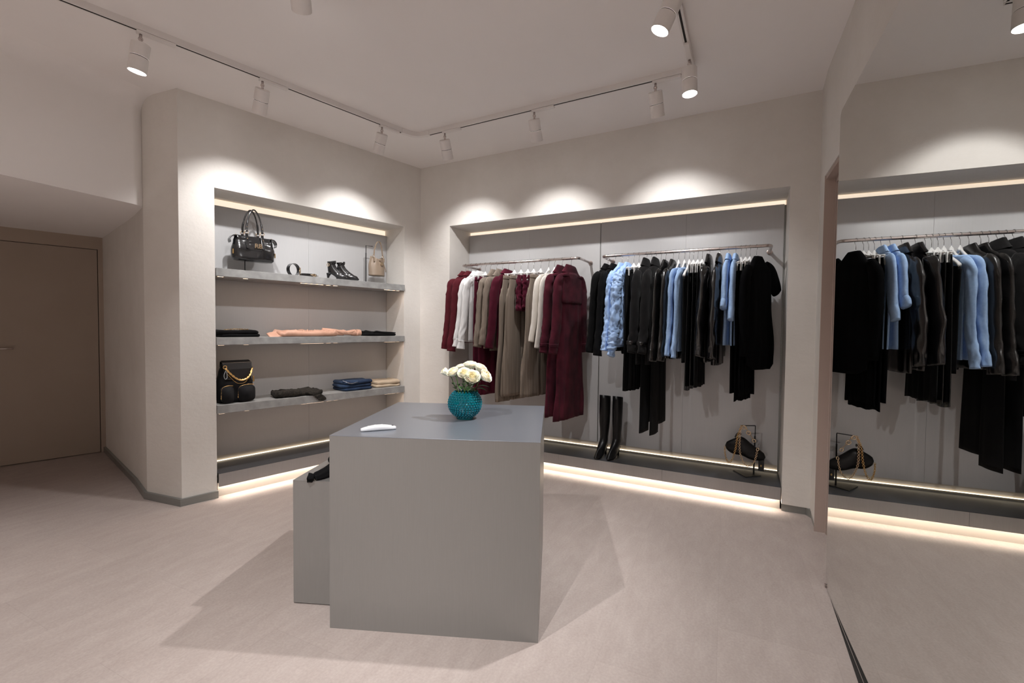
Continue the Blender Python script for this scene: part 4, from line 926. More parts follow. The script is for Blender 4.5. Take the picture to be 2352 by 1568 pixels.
# boots
def boot(fn, label, s, o, z, rz, h, shaft, heel, slouch=0.0, tilt=0.0, buckle=False, group=None, sc=1.0, mt=None):
    t = fn('boot', label, 'boot', s, o, z, rz, group); bm = new_bm(); rings = []
    # local: toe along +x, heel at the back (-x)
    pr = [(0.004, 0.125, 0.042, 0.022, 0.7), (0.014, 0.118, 0.060, 0.030, 0.0), (0.028, 0.100, 0.068, 0.033, 0), (0.045, 0.078, 0.078, 0.033, 0), (heel * 0.9, 0.050, 0.078, 0.031, 0), (heel + 0.03, 0.022, 0.056, 0.031, 0), (heel + 0.06, 0.006, 0.043, 0.031, 0)]
    pr = [(a * 1.0, b_ * sc, c_ * sc, d_ * sc) for a, b_, c_, d_, _ in pr] + [(heel + 0.09 + (h - heel - 0.09) * u, (0.002 + tilt * u) * sc, (shaft * (0.78 + 0.22 * min(1, u * 2.2))), (0.030 * sc + (shaft * 0.86 - 0.030 * sc) * min(1, u * 2.2))) for u in (0, 0.2, 0.4, 0.6, 0.8, 1.0)]
    for i in range(len(pr) - 1):
        for q in range(3):
            f = q / 3; e_ = [pr[i][k] * (1 - f) + pr[i + 1][k] * f for k in range(4)]
            rings.append(e_)
    rings.append(list(pr[-1])); RR_ = []
    for z_, xc, hx, hy in rings:
        ring = []
        for k in range(32):
            a = 2 * PI * k / 32; c, s_ = math.cos(a), math.sin(a); point = 1 - 0.45 * max(0, c) ** 2 * (1 if z_ < heel else 0)
            x = xc + hx * c * (1.0); y = hy * s_ * point; zz = z_
            if z_ < heel * 1.0: zz = z_ + max(0, (heel * 0.95 - z_)) * max(0, -(x - 0.045 * sc) / (0.075 * sc)) ** 1.0 if x < 0.045 * sc else z_
            x += slouch * nz((z_ * 14, 1.1, s)) * (1 if z_ > heel + .05 else 0); y += slouch * nz((z_ * 12, c, s_ + s))
            zz += (0.010 * c if z_ >= h - 0.001 else 0)
            ring.append(Vector((x, y, zz)))
        RR_.append(ring)
    loft(bm, RR_); obj('upper', bm, mt or M_LEATHS, t, smooth=True)
    bm = new_bm(); loft(bm, [[Vector((-0.028 * sc + r_ * math.cos(a) + dx, r_ * math.sin(a), z_)) for a in [2 * PI * k / 16 for k in range(16)]] for z_, r_, dx in ((0.0, 0.0085, -0.004), (heel * 0.3, 0.0095, -0.004), (heel * 0.6, 0.0135, -0.001), (heel * 0.85, 0.020, 0.003), (heel * 1.05, 0.025, 0.006))]); obj('heel', bm, M_BLACKM, t, smooth=True)
    if buckle:
        ringobj('buckle', t, (-shaft * 0.65, -shaft * 0.62, h - 0.035), 0.013, 0.003, (-0.7, -1, 0), M_PGOLD, sx=1.2)
    return t
GB = 'pair of ankle boots'
boot(Lt, 'black leather ankle boot with a gold buckle at the top of its shaft', 0.975, -0.13, Z1 + 0.0003, -34, 0.178, 0.041, 0.062, buckle=True, group=GB)
boot(Lt, 'black leather ankle boot without visible buckle, its toe nearer the taupe bag', 0.888, -0.115, Z1 + 0.0003, -36, 0.176, 0.041, 0.062, group=GB)
# bucket bag
stand(Lt, 0.560, -0.20, Z1, 0.405, 'thin black stand with arm behind the taupe bucket bag', arm=0.08, base=0.12)
t = Lt('bucket_bag', 'small taupe leather bucket bag with gold rings hanging from a stand', 'bag', 0.475, -0.13, Z1 + 0.085, 4)
bm = new_bm(); rings = []
for i in range(25):
    u = i / 24; z = 0.19 * u; hw = 0.098 - 0.022 * u - 0.006 * math.cos(u * 6); hd = 0.062 - 0.022 * u ** 1.5; ring = []
    for k in range(64):
        a = 2 * PI * k / 64; c, s_ = math.cos(a), math.sin(a); g = 1 + 0.075 * u * math.sin(a * 9 + 0.6) * u
        ring.append(Vector((hw * c * g, hd * s_ * g, z - 0.010 * u * abs(s_) * 1.4 + 0.014 * u * abs(c))))
    rings.append(ring)
loft(bm, rings); obj('body', bm, M_BAGTAUPE, t, smooth=True)
for sgx in (-1, 1):
    ringobj('ring', t, (sgx * 0.058, -0.030, 0.200), 0.014, 0.003, (0.3, -1, 0), M_PGOLD)
    bm = new_bm(); box(bm, sgx * 0.058 - 0.009, sgx * 0.058 + 0.009, -0.048, -0.040, 0.145, 0.190); obj('tab', bm, M_BAGTAUPE, t, bevel=0.003)
P = spline([(-0.055, -0.03, 0.212), (-0.048, -0.03, 0.27), (-0.02, -0.03, 0.345), (0.012, -0.03, 0.360), (0.035, -0.03, 0.32), (0.055, -0.03, 0.212)], 8)
bm = new_bm(); rings = []
for i, p in enumerate(P):
    tt_ = (P[min(i + 1, len(P) - 1)] - P[max(i - 1, 0)]).normalized(); sd_ = Vector((0, 1, 0)); up = tt_.cross(sd_)
    rings.append([p + sd_ * 0.009 + up * 0.002, p - sd_ * 0.009 + up * 0.002, p - sd_ * 0.009 - up * 0.002, p + sd_ * 0.009 - up * 0.002])
loft(bm, rings); obj('handle', bm, M_BAGTAUPE, t)
for i in range(4, len(P) - 3, 6):
    bm = new_bm(); ball(bm, P[i] + Vector((0, -0.010, 0)), 0.0042); obj('stud', bm, M_PGOLD, t, smooth=True)
bm = new_bm(); loft(bm, [[Vector((0.022 + 0.017 * math.cos(a), y_, 0.125 + 0.019 * math.sin(a))) for a in [2 * PI * k / 24 for k in range(24)]] for y_ in (-0.064, -0.058)]); obj('medallion', bm, M_PGOLD, t, bevel=0.001)
bm = new_bm(); tube(bm, spline([(-0.005, -0.052, 0.165), (0.03, -0.062, 0.15), (0.07, -0.055, 0.08), (0.083, -0.048, 0.045)], 6), 0.004, 8); obj('drawstring', bm, M_BAGTAUPE, t, smooth=True)

# folded clothes
def fold_layer(bm, x0, x1, y0, y1, z0, th_, seed_, wob=0.006, n=44, rows=14, taper=0.0):
    cx, hx, cy, hy = (x0 + x1) / 2, (x1 - x0) / 2, (y0 + y1) / 2, (y1 - y0) / 2; rings = []
    for i in range(rows + 1):
        a = -PI / 2 + PI * i / rows; rr_ = math.cos(a); zz = z0 + th_ / 2 + th_ / 2 * math.sin(a); inset = th_ / 2 * (1 - max(rr_, 0.0))
        ring = []
        for k in range(n):
            t_k = 2 * PI * k / n; c, s_ = se(math.cos(t_k), 7), se(math.sin(t_k), 7)
            sh = 1.0 if 0 < i < rows else 0.0
            kx = max(0.03, 1 - inset / hx) if 0 < i < rows else 0.6; ky = max(0.03, 1 - inset / hy) if 0 < i < rows else 0.6
            x, y = cx + hx * c * kx, cy + hy * s_ * ky
            q = noise.noise_vector(Vector((x * 9, y * 9, seed_ + zz * 3)))
            top = (i / rows)
            rg_ = (abs(nz((x * 22, y * 9 + x * 6, seed_ + 3))) * 2 - 0.5) * wob * 0.9
            ring.append(Vector((x + q.x * wob, y + q.y * wob, max(z0 * 1.0 + 0.0006, rg_ * top + zz + q.z * wob * 1.1 * top + wob * 0.8 * nz((x * 25, y * 14, seed_)) * top - taper * top * (x - x0)))))
        rings.append(ring)
    loft(bm, rings)
def folded(name, label, cat, s, o, z, wdt, dep, layers, mt, rz=0, wob=0.006, seed_=0, taper=0.0):
    t = Lt(name, label, cat, s, o, z + 0.0005, rz); zz = 0
    for i, th_ in enumerate(layers):
        bm = new_bm(); d_ = 0.008 * math.sin(i * 2.1 + seed_)
        fold_layer(bm, -wdt / 2 + d_, wdt / 2 + d_ * .6, -dep / 2 + abs(d_), dep / 2, zz, th_, seed_ + i * 5, wob, taper=taper if i == len(layers) - 1 else 0); obj('layer', bm, mt, t, smooth=True); zz += th_ * 0.93
    return t, zz
t, zt_ = folded('folded_jumper', 'folded black garment with gold chain trim beside the niche edge', 'clothing', 1.812, -0.15, Z2, 0.31, 0.26, [0.026, 0.034], M_BLACK, wob=0.005, seed_=2)
chain('chain_trim', t, [(-0.10, -0.06, zt_ + 0.004), (-0.03, -0.09, zt_ + 0.010), (0.04, -0.07, zt_ + 0.008), (0.07, -0.10, zt_ + 0.006)], M_GOLD, 0.006, 0.0018, 0.011)
# dusty pink blouse: body heap, sleeve, cuff
t = Lt('folded_blouse', 'dusty pink satin blouse folded flat with its sleeve stretched out', 'clothing', 1.14, -0.12, Z2 + 0.0015)
bm = new_bm(); fold_layer(bm, -0.37, 0.19, -0.11, 0.12, 0.0, 0.052, 3.3, 0.016, n=140, rows=24, taper=-0.0); obj('body', bm, M_PINK, t, smooth=True)
bm = new_bm(); sleeve(bm, [(-0.34, -0.03, 0.026), (-0.39, -0.05, 0.018), (-0.45, -0.06, 0.012)], [(0.06, 0.018), (0.05, 0.012), (0.03, 0.006)], seed=3, wr=0.0015); obj('hem', bm, M_PINK, t, smooth=True)
bm = new_bm(); sleeve(bm, [(0.05, -0.04, 0.046), (0.16, -0.05, 0.042), (0.26, -0.055, 0.034), (0.36, -0.05, 0.036)], [(0.036, 0.034), (0.030, 0.026), (0.026, 0.020), (0.030, 0.024)], seed=8, wr=0.007, wf=24); obj('sleeve', bm, M_PINK, t, smooth=True)
bm = new_bm(); sleeve(bm, [(0.34, -0.05, 0.032), (0.39, -0.05, 0.034), (0.44, -0.05, 0.032)], [(0.029, 0.029), (0.031, 0.031), (0.030, 0.030)], seed=5, wr=0.003); obj('cuff', bm, M_PINK, t, smooth=True)
for q in range(6):
    bm = new_bm(); x = -0.16 + q * 0.035; tube(bm, spline([(x, -0.10, 0.030), (x + 0.02, -0.06, 0.052 + 0.004 * (q % 2)), (x + 0.05, 0.0, 0.050)], 5), [0.004, 0.007, 0.008, 0.009, 0.009, 0.008, 0.008, 0.007, 0.006, 0.005, 0.004], 8); obj('pleat', bm, M_PINK, t, smooth=True)
bm = new_bm(); prism(bm, [(0.10, -0.06), (0.17, -0.05), (0.13, -0.01)], 0.052, 0.058); obj('collar', bm, M_PINK, t, bevel=0.002)
folded('folded_trousers', 'folded black garment at the corner end of the shelf with the pink blouse', 'clothing', 0.45, -0.14, Z2, 0.33, 0.24, [0.030, 0.026], M_BLACK, wob=0.008, seed_=6, taper=0.05)
t, _z = folded('folded_jeans', 'folded dark blue jeans with decorated waistband', 'jeans', 0.745, -0.14, Z3, 0.33, 0.28, [0.034, 0.036, 0.030], M_DENIM, wob=0.007, seed_=9)
bm = new_bm(); tube(bm, spline([(-0.165, -0.10, 0.100), (-0.10, -0.135, 0.072), (-0.03, -0.14, 0.082), (0.0, -0.12, 0.098)], 7), 0.007, 8); obj('waistband', bm, M_DENIM, t, smooth=True)
bm = new_bm(); tube(bm, spline([(-0.165, -0.10, 0.108), (-0.10, -0.143, 0.078), (-0.03, -0.148, 0.088)], 7), 0.0022, 6); obj('chain_trim', bm, M_WIRE, t, smooth=True)
folded('folded_trousers', 'folded beige garment beside the dark blue jeans', 'clothing', 0.375, -0.15, Z3, 0.30, 0.26, [0.026, 0.044], M_BEIGE, wob=0.009, seed_=12)
# lace garment draped over the front edge of the shelf
t = Lt('lace_top', 'crumpled black lace garment spilling over the shelf edge', 'clothing', 1.31, -0.10, Z3 + 0.0005, -3)
for (x0, x1, y0, y1, th_, sd_) in ((-0.22, 0.0, -0.10, 0.10, 0.060, 1.0), (-0.03, 0.20, -0.09, 0.10, 0.052, 5.0)):
    bm = new_bm(); fold_layer(bm, x0, x1, y0, y1, 0.0, th_, sd_, 0.016, n=90, rows=16)
    for v in bm.verts: q = noise.noise_vector(v.co * 60); v.co += q * 0.004; v.co.z = max(0.0005, v.co.z)
    obj('body' if sd_ < 2 else 'fold', bm, M_LACE, t, smooth=True)
bm = new_bm(); rings = []
for i, p in enumerate(spline([(0.05, -0.06, 0.03), (0.10, -0.122, 0.020), (0.14, -0.130, -0.010), (0.165, -0.134, -0.035)], 5)):
    rings.append([p + Vector((math.cos(a) * (0.035 + 0.008 * math.sin(i * 2.3 + a * 3)), 0.004 * math.sin(a), math.sin(a) * 0.018)) for a in [2 * PI * k / 20 for k in range(20)]])
loft(bm, rings); obj('trim', bm, M_LACE, t, smooth=True)
# backpack
t = Lt('backpack', 'black backpack with gold chain and zipped pockets on the shelf', 'backpack', 1.832, -0.135, Z3 + 0.0006, 3)
bm = bag_shell([(0.0, 0.118, 0.070, 0), (0.02, 0.135, 0.085, 0), (0.14, 0.136, 0.083, 0), (0.25, 0.118, 0.066, 0), (0.315, 0.100, 0.050, 0), (0.33, 0.088, 0.040, 0)], crump=0.003, seed_=4); obj('body', bm, M_SATBL, t, smooth=True)
bm = new_bm(); fold = []
for i, (y_, z_) in enumerate(((0.055, 0.300), (0.03, 0.342), (-0.02, 0.352), (-0.062, 0.335), (-0.080, 0.28), (-0.086, 0.20))):
    w_ = 0.112 - 0.012 * abs(i - 3) * .5; fold.append([Vector((-w_, y_, z_)), Vector((w_, y_, z_)), Vector((w_, y_ * 0.96, z_ - 0.007)), Vector((-w_, y_ * 0.96, z_ - 0.007))])
loft(bm, fold); obj('flap', bm, M_LEATHS, t, bevel=0.003, smooth=False)
for px_, w_ in ((0.055, 0.066), (-0.090, 0.046)):
    bm = new_bm(); fold_ = []
    for i in range(9):
        a = PI * i / 8; fold_.append([Vector((px_ + w_ * se(math.cos(q), 4) * (0.90 + 0.1 * math.sin(a)), -0.062 - 0.052 * math.sin(a) ** .6, 0.074 + 0.068 * se(math.sin(q), 4) * (0.90 + 0.1 * math.sin(a)))) for q in [2 * PI * k / 32 for k in range(32)]])
    loft(bm, fold_[:5]); p_ = obj('pocket', bm, M_SATBL, t, smooth=True)
    bm = new_bm(); tube(bm, spline([(px_ - w_ * .98, -0.105, 0.080), (px_ - w_ * .8, -0.108, 0.132), (px_, -0.112, 0.148), (px_ + w_ * .9, -0.108, 0.145)], 6), 0.0024, 8); obj('zip', bm, M_GOLD, p_, smooth=True)
    bm = new_bm(); ball(bm, (px_ - w_ * .98, -0.108, 0.066), 0.006, sc=(0.7, 0.5, 1.8)); ball(bm, (px_ - w_ * .98, -0.108, 0.048), 0.006, sc=(1, 0.6, 1.4)); obj('zip_pull', bm, M_GOLD, p_, smooth=True)
bm = new_bm(); tube(bm, spline([(-0.09, -0.092, 0.250), (-0.03, -0.100, 0.175), (0.01, -0.106, 0.160), (0.05, -0.104, 0.172), (0.10, -0.080, 0.235)], 6), 0.0022, 8); obj('zip', bm, M_GOLD, t, smooth=True)
P = spline([(-0.098, -0.088, 0.292), (-0.06, -0.102, 0.240), (-0.01, -0.110, 0.196), (0.04, -0.110, 0.192), (0.085, -0.100, 0.225), (0.112, -0.070, 0.285)], 9)
bm = new_bm()
for k in range(2):
    tube(bm, [p + Vector((0.0042 * math.cos(i * 0.85 + k * PI), 0.0042 * math.sin(i * 0.85 + k * PI) * .6, 0.0042 * math.sin(i * 0.85 + k * PI))) for i, p in enumerate(P)], 0.0056, 8)
obj('chain', bm, M_GOLD, t, smooth=True)
ringobj('ring', t, (-0.100, -0.086, 0.300), 0.013, 0.003, (0, 1, 0.2), M_GOLD)
bm = new_bm(); P = spline([(-0.095, -0.092, 0.275), (-0.112, -0.098, 0.235), (-0.105, -0.10, 0.205), (-0.090, -0.10, 0.215), (-0.090, -0.094, 0.265)], 6); tube(bm, P, 0.0026, 8); obj('loop', bm, simple('grey_cord', (0.30, 0.32, 0.34), 0.5), t, smooth=True)
bm = new_bm(); box(bm, 0.128, 0.140, -0.05, -0.035, 0.16, 0.21); obj('strap_clip', bm, M_GOLD, t, bevel=0.003)

# ------------------------------------------------------------------ on the long platform
ZP = 0.1843
GT = 'pair of tall boots'
boot(Bt, 'tall black leather boot of the pair, the one nearer the trench coats', 2.090, -0.195, ZP, -97, 0.575, 0.060, 0.085, slouch=0.0025, tilt=-0.006, group=GT, sc=1.2, mt=M_BOOT)
boot(Bt, 'tall black leather boot of the pair, the one nearer the chain bag', 2.207, -0.215, ZP, -98, 0.570, 0.055, 0.085, slouch=0.0025, tilt=-0.006, group=GT, sc=1.2, mt=M_BOOT)
q_ = 3.361
t = Bt('bag_stand', 'thin black stand with square foot carrying the chain bag', 'stand', 3.315, -0.24, ZP, 0)
bm = new_bm(); cs = [(3.206, -0.282), (3.301, -0.127), (3.416, -0.23), (3.333, -0.354)]; prism(bm, [(s - 3.315, -(o + 0.24)) for s, o in cs], 0.0, 0.004); obj('base', bm, M_BLACKM, t)
bm = new_bm(); tube(bm, [(0.046, 0.0, 0.004), (0.05, 0.0, 0.412), (0.05, 0, 0.415), (-0.06, -0.02, 0.408)], 0.0038, 10); obj('pole', bm, M_BLACKM, t)
bm = new_bm(); tube(bm, [(0.046, 0.0, 0.004), (0.049, 0.0, 0.33)], 0.0062, 12); obj('collar', bm, M_BLACKM, t)
t = Bt('shoulder_bag', 'small black pouch bag hung by gold chains on the stand', 'bag', 3.292, -0.165, 0.335, -4)
bm = new_bm(); rings = []
for i in range(29):
    u = i / 28; x = -0.15 + 0.30 * u; e_ = math.sin(PI * min(1, max(0, u))) ** 0.42
    hz = 0.070 * e_ * (1.0 + 0.15 * math.sin(u * 5)) + 0.004; hy = 0.036 * e_ + 0.003; zc = 0.085 - 0.055 * u + 0.030 * math.exp(-((u - 0.42) / 0.2) ** 2)
    ring = []
    for k in range(36):
        a = 2 * PI * k / 36; g = 1 + 0.05 * math.sin(a * 5 + u * 20) + 0.06 * nz((u * 9, a * 2, 4)); ring.append(Vector((x, hy * math.cos(a) * g, zc + hz * math.sin(a) * (1.0 if math.sin(a) > 0 else 0.9))))
    rings.append(ring)
loft(bm, rings); obj('body', bm, M_BOOT, t, smooth=True)
bm = new_bm(); tube(bm, spline([(-0.07, -0.01, 0.165), (-0.055, -0.01, 0.195), (-0.03, -0.01, 0.20)], 6), 0.011, 10); obj('loop', bm, M_LEATHS, t, smooth=True)
o0 = (3.292, 0.335)
def cp(s, z, y=-0.045): return (s - o0[0], y, z - o0[1])
chain('chain', t, [cp(3.262, 0.600, -0.03), cp(3.240, 0.526), cp(3.226, 0.415), cp(3.202, 0.320), cp(3.172, 0.292), cp(3.147, 0.349, -0.03), cp(3.141, 0.422, -0.015)], M_GOLD, 0.0080, 0.0019, 0.0120)
chain('chain', t, [cp(3.262, 0.600, -0.03), cp(3.256, 0.528), cp(3.257, 0.401), cp(3.285, 0.314), cp(3.324, 0.284), cp(3.367, 0.334), cp(3.386, 0.430, -0.04)], M_PGOLD, 0.0080, 0.0019, 0.0120)
chain('chain', t, [cp(3.386, 0.430, -0.04), cp(3.392, 0.455, -0.038)], M_PGOLD, 0.011, 0.0036, 0.014)
chain('chain', t, [cp(3.268, 0.604, -0.03), cp(3.300, 0.590, -0.03), cp(3.330, 0.540, -0.03), cp(3.360, 0.495, -0.02)], M_GOLD, 0.007, 0.0013, 0.016)
ringobj('ring', t, cp(3.284, 0.596, -0.034), 0.016, 0.0035, (0, 1, 0.2), M_PGOLD); ringobj('ring', t, cp(3.318, 0.556, -0.034), 0.016, 0.0035, (0, 1, 0.2), M_PGOLD); ringobj('ring', t, cp(3.358, 0.494, -0.024), 0.013, 0.0035, (0.3, 1, 0.2), M_PGOLD)
bm = new_bm(); box(bm, 0.100, 0.142, -0.003, 0.0, -0.088, 0.030); g_ = obj('tag', bm, M_BLACKM, t)
bm = new_bm(); loft(bm, [[Vector((0.120 + 0.006 * math.cos(a), y_, -0.045 + 0.009 * math.sin(a))) for a in [2 * PI * k / 16 for k in range(16)]] for y_ in (-0.0036, -0.0031)]); obj('emblem', bm, simple('dull_gold_print', (0.35, 0.24, 0.08), 0.5), g_)

# ------------------------------------------------------------------ on the tables
def glass_teal():
    mt, nt, bs = nodes('teal_glass')
    bs.inputs['Base Color'].default_value = (0.0, 0.42, 0.52, 1); bs.inputs['Roughness'].default_value = 0.04
    bs.inputs['Transmission Weight'].default_value = 0.72; bs.inputs['IOR'].default_value = 1.5; bs.inputs['Specular IOR Level'].default_value = 0.7
    return mt
VX, VY = -0.255, 2.462
t = thing('vase', 'round teal glass vase covered in small knobs on the metal table', 'vase', (VX, VY, th + 0.0006))
bm = new_bm(); prof = [(0.0, 0.0), (0.046, 0.0), (0.047, 0.004), (0.045, 0.010)]
RV, HV = 0.089, 0.082; zc = 0.084
for i in range(3, 30):
    a = -PI / 2 + math.radians(28) + (PI - math.radians(28 + 42)) * (i - 3) / 26; prof.append((RV * math.cos(a), zc + HV * math.sin(a)))
inner_ = [(max(0.001, r_ - 0.006), z_ + (0.008 if z_ < 0.02 else 0)) for r_, z_ in prof[::-1]][:-2]
lathe(bm, prof[1:] + inner_, 64, cap=True)
obj('bowl', bm, glass_teal(), t, smooth=True)
bm = new_bm()
for i in range(13):
    a = math.radians(-58 + 8.9 * i); rr_, zz = RV * math.cos(a), zc + HV * math.sin(a); n_ = max(8, int(2 * PI * rr_ / 0.0155))
    for k in range(n_):
        q = 2 * PI * (k + 0.5 * (i % 2)) / n_; d_ = Vector((math.cos(q) * math.cos(a), math.sin(q) * math.cos(a), math.sin(a)))
        ball(bm, Vector((rr_ * math.cos(q), rr_ * math.sin(q), zz)) + d_ * 0.0015, 0.0052, 8, 6)
obj('knobs', bm, simple('teal_glass_knob', (0.0, 0.20, 0.27), 0.06, 0.15, 0.9, **{'Transmission Weight': 0.25}), t, smooth=True)
M_PETAL = simple('ivory_petal', (0.90, 0.87, 0.72), 0.55, 0, 0.3, **{'Subsurface Weight': 0.15, 'Subsurface Scale': 0.01}); M_PETAL2 = simple('cream_petal', (0.88, 0.80, 0.52), 0.55, 0, 0.3)
M_LEAF = varied('rose_leaf', (0.025, 0.07, 0.02), (0.05, 0.13, 0.035), 30, rough=0.5); M_STEM = simple('rose_stem', (0.06, 0.14, 0.03), 0.5); 
def petal(bm, M_, r, h, wdt, curl, a0, mi=0, nseed=0.0):
    g = []
    for i in range(7):
        v = i / 6; row = []
        for j in range(7):
            u = (j / 6 - 0.5) * 2; ww = wdt * (math.sin(min(1, v * 1.15 + 0.18) * PI * 0.62)) ; ang = a0 + u * ww
            rr_ = r * (0.35 + 0.65 * math.sin(min(1, v * 1.2) * PI / 2)) + curl * max(0, v - 0.6) ** 1.5 * 6 + 0.0012 * nz((u * 3, v * 3, nseed)) * 2
            z = h * v * (1 - 0.16 * u * u * v) - curl * 0.4 * max(0, v - 0.7) * 2
            row.append(bm.verts.new(M_ @ Vector((rr_ * math.cos(ang), rr_ * math.sin(ang), z))))
        g.append(row)
    for i in range(6):
        for j in range(6):
            f = bm.faces.new((g[i][j], g[i][j + 1], g[i + 1][j + 1], g[i + 1][j])); f.material_index = mi
def leaf(bm, base, tip, w_, droop=0.006):
    b0, t0 = Vector(base), Vector(tip); ax = (t0 - b0); side = ax.cross(Z); side = side.normalized() if side.length > 1e-5 else Vector((1, 0, 0)); rows = []
    for i in range(8):
        u = i / 7; c = b0 + ax * u + Vector((0, 0, droop * math.sin(u * PI))); ww = w_ * math.sin(PI * (u ** 0.8)) * (1 + .1 * math.sin(i * 3)) + 0.0004
        rows.append([bm.verts.new(c - side * ww + Vector((0, 0, 0.35 * ww))), bm.verts.new(c), bm.verts.new(c + side * ww + Vector((0, 0, 0.35 * ww)))])
    for i in range(7):
        for j in range(2): bm.faces.new((rows[i][j], rows[i][j + 1], rows[i + 1][j + 1], rows[i + 1][j]))
def rose(x, y, z, tilt, R_, label, k=0, bud=False):
    """bloom base at x,y,z relative to the vase centre; tilt: direction the bloom faces"""
    t = thing('rose', label, 'flower', (VX, VY, th), 0, 'ivory roses in the teal vase')
    d_ = Vector(tilt).normalized(); M_ = Matrix.Translation((x, y, z)) @ d_.to_track_quat('Z', 'Y').to_matrix().to_4x4(); rnd = random.Random(k)
    bm = new_bm()
    lay = [(0.12, 1.0, 3, 1.5, 0.0), (0.26, 1.02, 4, 1.2, 0.0005), (0.42, 1.0, 4, 1.05, 0.001), (0.58, 0.97, 5, 0.9, 0.0018), (0.74, 0.92, 6, 0.8, 0.0025), (0.88, 0.85, 6, 0.75, 0.0035), (1.0, 0.74, 7, 0.66, 0.005)]
    if bud: lay = [(a_, h_, n_, w_, c_ * .35) for a_, h_, n_, w_, c_ in lay[:5]]
    for li, (rf, hf, n_, wd, cu) in enumerate(lay):
        for q in range(n_): petal(bm, M_, R_ * rf, R_ * (1.75 if bud else 1.45) * hf, wd, cu, 2 * PI * q / n_ + li * 0.7 + rnd.random() * 0.3, mi=1 if li < 3 else 0, nseed=k + q)
    o = obj('bloom', bm, [M_PETAL, M_PETAL2], t, smooth=True); md = o.modifiers.new('so', 'SOLIDIFY'); md.thickness = 0.0007
    base = Vector((x, y, z)); bot = Vector((-x * 0.35, -y * 0.35, 0.020)); neck = Vector((x * 0.42, y * 0.42, 0.150))
    bm = new_bm(); tube(bm, spline([tuple(base + d_ * 0.004), tuple(base - d_ * 0.02), tuple(neck * 0.6 + base * 0.4 - Vector((0, 0, 0.005))), tuple(neck), tuple(bot)], 6), 0.0023, 8); ball(bm, base - d_ * 0.001, 0.0075); obj('stem', bm, M_STEM, t, smooth=True)
    for q in range(5):
        a = 2 * PI * q / 5 + k; u, v = frame_at(d_); dd = u * math.cos(a) + v * math.sin(a)
        bm = new_bm(); leaf(bm, base + dd * 0.004, base + dd * (R_ * 0.95) + d_ * (R_ * (0.9 if bud else 0.25)) - d_ * 0.002, 0.0032); o = obj('sepal', bm, M_LEAF, t, smooth=True)
    for q in range(3):
        a = rnd.random() * 6.28; st = base * (0.55 - .15 * q) + neck * (0.45 + .15 * q); st = Vector((st.x, st.y, st.z - 0.012))
        out_ = Vector((math.cos(a), math.sin(a), 0)) * (0.030 + 0.014 * rnd.random()) + Vector((x, y, 0)) * 0.25
        bm = new_bm(); leaf(bm, st, st + out_ + Vector((0, 0, 0.010 - 0.03 * rnd.random())), 0.011 + 0.003 * rnd.random()); o = obj('leaf', bm, M_LEAF, t, smooth=True)
    return t
PXM = 0.00238
def rz_(u, v, dy, tilt, R_, lab, k, bud=False): rose((u - 1068) * PXM, dy, 1.1156 + (870 - v) * 0.00239 - th - R_ * 0.75, tilt, R_, lab, k, bud)
rz_(1030, 853, 0.0, (-0.8, -0.25, 0.75), 0.026, 'ivory rosebud leaning furthest towards the shelf wall', 1, True)
rz_(1045, 851, -0.025, (-0.45, -0.45, 0.8), 0.028, 'half-open ivory rose beside the leaning bud', 2)
rz_(1060, 845, 0.03, (-0.15, 0.1, 1), 0.031, 'ivory rose at the back of the bouquet between bud and centre', 3)
rz_(1069, 851, -0.05, (-0.1, -0.75, 0.7), 0.028, 'ivory rose low in the front of the bouquet, beside the biggest bloom', 4)
rz_(1079, 839, 0.03, (0.05, -0.1, 1), 0.033, 'topmost ivory rose of the bouquet', 5)
rz_(1086, 858, -0.055, (0.1, -0.75, 0.65), 0.036, 'biggest ivory rose facing the viewer in the bouquet centre', 6)
rz_(1098, 844, 0.015, (0.45, -0.1, 0.9), 0.032, 'ivory rose behind the biggest bloom on the clothes rail side', 7)
rz_(1108, 857, -0.02, (0.8, -0.4, 0.6), 0.033, 'ivory rose leaning furthest towards the clothes rails', 8)

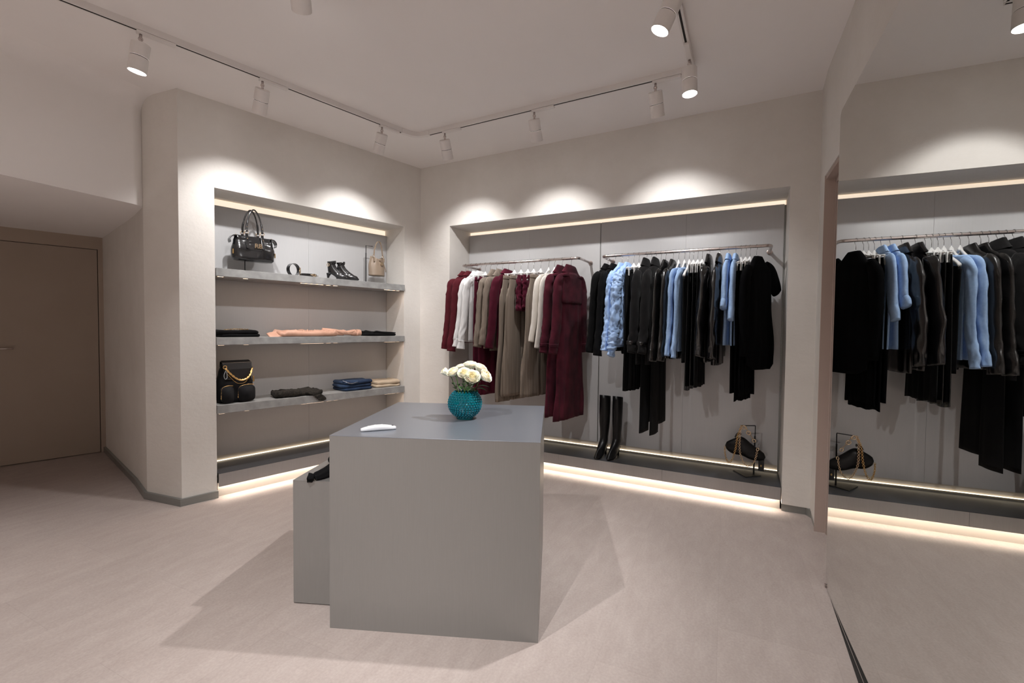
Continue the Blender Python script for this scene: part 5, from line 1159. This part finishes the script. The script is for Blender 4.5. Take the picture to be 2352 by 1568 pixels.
MR2 = math.atan2(0.052, 0.131)
t = thing('remote_control', 'white curved handset lying on the metal table', 'remote control', (-0.640, 2.158, th + 0.0006), MR2)
bm = new_bm(); rings = []
for i in range(21):
    u = i / 20; x = -0.082 + 0.164 * u; hw = 0.0185 * (1 - 0.5 * max(0, abs(u - .5) * 2 - 0.86) / 0.14) * (1 - .08 * abs(u - .5)); zt = 0.013 + 0.013 * math.sin(u * PI); zb = 0.0 + 0.0045 * math.sin(u * PI) * 0
    rings.append([Vector((x, hw * se(math.cos(a), 3.5), (zt + zb) / 2 + (zt - zb) / 2 * se(math.sin(a), 3.0))) for a in [2 * PI * k / 28 for k in range(28)]])
loft(bm, rings); obj('body', bm, simple('glossy_white_plastic', (0.72, 0.73, 0.75), 0.25), t, smooth=True)
for x_ in (-0.045, -0.015, 0.015):
    bm = new_bm(); zz = 0.013 + 0.013 * math.sin((x_ + 0.082) / 0.164 * PI); lathe(bm, [(0.005, zz - 0.001), (0.005, zz + 0.0009), (0.0042, zz + 0.0012)], 18, c=(x_, 0, 0)); obj('button', bm, M_FIX, t, smooth=False)
bm = new_bm(); zz = 0.0175; lathe(bm, [(0.0048, zz - 0.002), (0.0048, zz + 0.0007), (0.004, zz + 0.0007)], 18, c=(0.066, 0.003, 0)); obj('sensor', bm, M_DARK, t)
# dark garment on the low table, its sleeve reaching the near edge
t = thing('folded_jumper', 'black garment with a knotted sleeve on the lower table', 'clothing', (-0.90, 2.44, 0.6285), 0.6)
bm = new_bm(); fold_layer(bm, -0.06, 0.26, -0.12, 0.14, 0.0, 0.045, 2.0, 0.012, n=60); obj('body', bm, M_BLACK, t, smooth=True)
bm = new_bm(); sleeve(bm, [(-0.02, -0.02, 0.035), (-0.07, -0.07, 0.034), (-0.13, -0.11, 0.022), (-0.185, -0.135, 0.016), (-0.215, -0.125, 0.020)], [(0.05, 0.035), (0.042, 0.032), (0.026, 0.020), (0.018, 0.015), (0.026, 0.020)], seed=3, wr=0.006, wf=30); obj('sleeve', bm, M_BLACK, t, smooth=True)
bm = new_bm(); ball(bm, (-0.055, 0.03, 0.045), 0.028, 14, 10, (1.2, 0.8, 1)); obj('knot', bm, M_BLACK, t, smooth=True)
